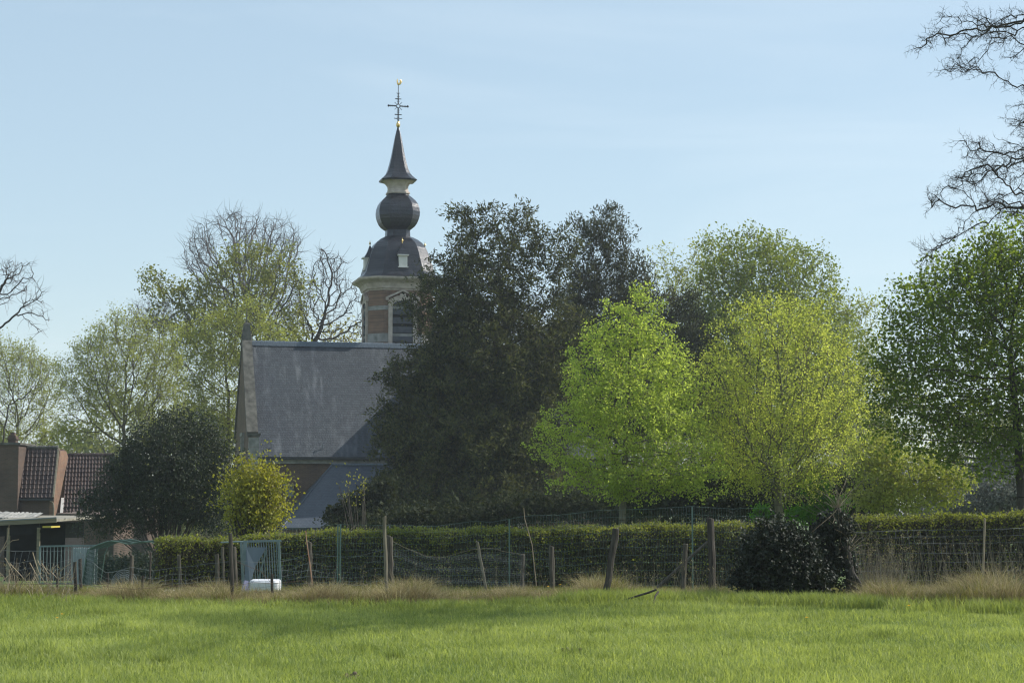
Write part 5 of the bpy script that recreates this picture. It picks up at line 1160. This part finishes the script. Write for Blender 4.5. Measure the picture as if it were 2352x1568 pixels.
# tall dead stems on the right and scattered
m = MB(); ml = MB()
def stems(n, x0, x1, h0, h1, Y0, Y1, r=.004):
    px_ = rng.uniform(x0, x1, n); Yv = rng.uniform(Y0, Y1, n); b = np.stack([(px_ - 1176) / F * Yv, Yv, np.zeros(n)], 1); b[:, 2] = gz_at(b[:, 0], Yv) - .02
    h = rng.uniform(h0, h1, n); d = unit(np.stack([rng.normal(0, .16, n), rng.normal(0, .16, n), np.ones(n)], 1)); p = b
    for i in range(5):
        d2 = unit(d + rng.normal(0, .06, (n, 3))); q = p + d2 * (h / 5)[:, None]; m.tubes(p, q, r * (1 - i * .14), r * (1 - (i + 1) * .14), 3); p = q; d = unit(d2 + (d2 - d) * .5)
    s = rng.uniform(size=n) < .5; leaves(ml, p[s], 5, .02, .03, rng, .3, .4)
stems(330, 1965, 2440, .45, 1.25, 33.5, 37.5, .0042); stems(200, 1965, 2080, .3, 1.05, 33, 36, .004); stems(160, 1400, 1700, .2, .75, 34, 37.5, .0038); stems(130, 650, 1400, .2, .7, 34, 38, .0035); stems(160, -60, 180, .2, .7, 32, 37, .0035)
ds = m.build('dead_stems', M['stem'], loc=(0, 34, 0)); tag(ds, 'tall thin dead stalks standing in front of the hedges', 'dead stems', kind='stuff')
sh_ = ml.build('seed_heads', M['dry'], ds); sh_['kind'] = 'stuff'
# dandelions
for i, (x, y, Yd, lb) in enumerate([(131, 1431, None, 'yellow dandelion near the left edge of the field, lower of two'), (142, 1416, None, 'yellow dandelion near the left edge of the field, upper of two'),
                       (1259, 1347, 33.6, 'orange yellow dandelion just left of the dark brown post'), (1287, 1343, 33.4, 'orange yellow dandelion just right of the dark brown post'),
                       (2088, 1403, None, 'orange dandelion in the long grass below the dead stems'), (1853, 1430, None, 'small orange dandelion in the field below the ivy mound')]):
    Yd = Yd or rowY(y) * .97; q = P(x, y, Yd); g = float(gz_at(q[0], Yd)); top = max(q[2], g + .12)
    dn = empty('dandelion', (q[0], Yd, g)); tag(dn, lb, 'flower', 'dandelions in the grass')
    m = MB(); m.chain([[q[0], Yd, g - .02], [q[0] + .005, Yd, top]], .003, 5); m.build('stem', M['grass'], dn)
    m = MB(); a = np.linspace(0, 2 * math.pi, 17)[:-1]
    for rr_, zz in ((.024, .004), (.016, .010)):
        for t in a: m.add([[q[0], Yd, top + zz], [q[0] + rr_ * math.cos(t - .18), Yd + rr_ * math.sin(t - .18), top + zz + .006], [q[0] + rr_ * math.cos(t + .18), Yd + rr_ * math.sin(t + .18), top + zz + .006]], T=[[0, 1, 2]])
    m.build('flower_head', M['flower'], dn)
# molehill crumbs
for x, y, lb in ((800, 1556, 'small heap of dark earth crumbs at the bottom of the field left of centre'), (1311, 1497, 'little brown clod of earth in the middle of the field')):
    Yd = rowY(y); q = P(x, y, Yd); m = MB()
    m.loft([[[q[0] + .10 * f * rng.uniform(.8, 1.2) * math.cos(t), Yd + .06 * f * math.sin(t), zz] for t in np.arange(9) * .698] for zz, f in ((-.02, 1.1), (.02, 1), (.045, .6))])
    for k in range(14 if x < 900 else 7):
        c = np.array([q[0] + rng.normal(0, .05) + (k - 5) * .0, Yd + rng.normal(0, .03), rng.uniform(.02, .07)]); r_ = rng.uniform(.012, .028)
        m.loft([[[c[0] + r_ * f * rng.uniform(.8, 1.2) * math.cos(t), c[1] + r_ * f * math.sin(t), c[2] + zz * r_] for t in np.arange(7) * .9] for zz, f in ((-1.8, .8), (-.5, 1), (.3, .85), (.8, .4))])
    tag(m.build('earth_clod', M['earth'], loc=(q[0], Yd, 0)), lb, 'earth')

# ------------------------------------------------------------------ air
m = MB(); m.box([0, 328, 20], [836, 770, 48])
hz = m.build('haze', M['dark']); tag(hz, 'thin bluish spring haze over the whole place', 'haze', kind='stuff')
hm, t, o = newmat('haze_air'); pv = t.nodes.new("ShaderNodeVolumePrincipled"); pv.inputs['Color'].default_value = (.86, .93, 1, 1); pv.inputs['Density'].default_value = HAZE; pv.inputs['Anisotropy'].default_value = .35
t.links.new(pv.outputs[0], o.inputs[1]); hz.data.materials.clear(); hz.data.materials.append(hm)
print('done', round(time.time() - T0, 1), sum(len(o.data.polygons) for o in sc.objects if o.type == 'MESH'))
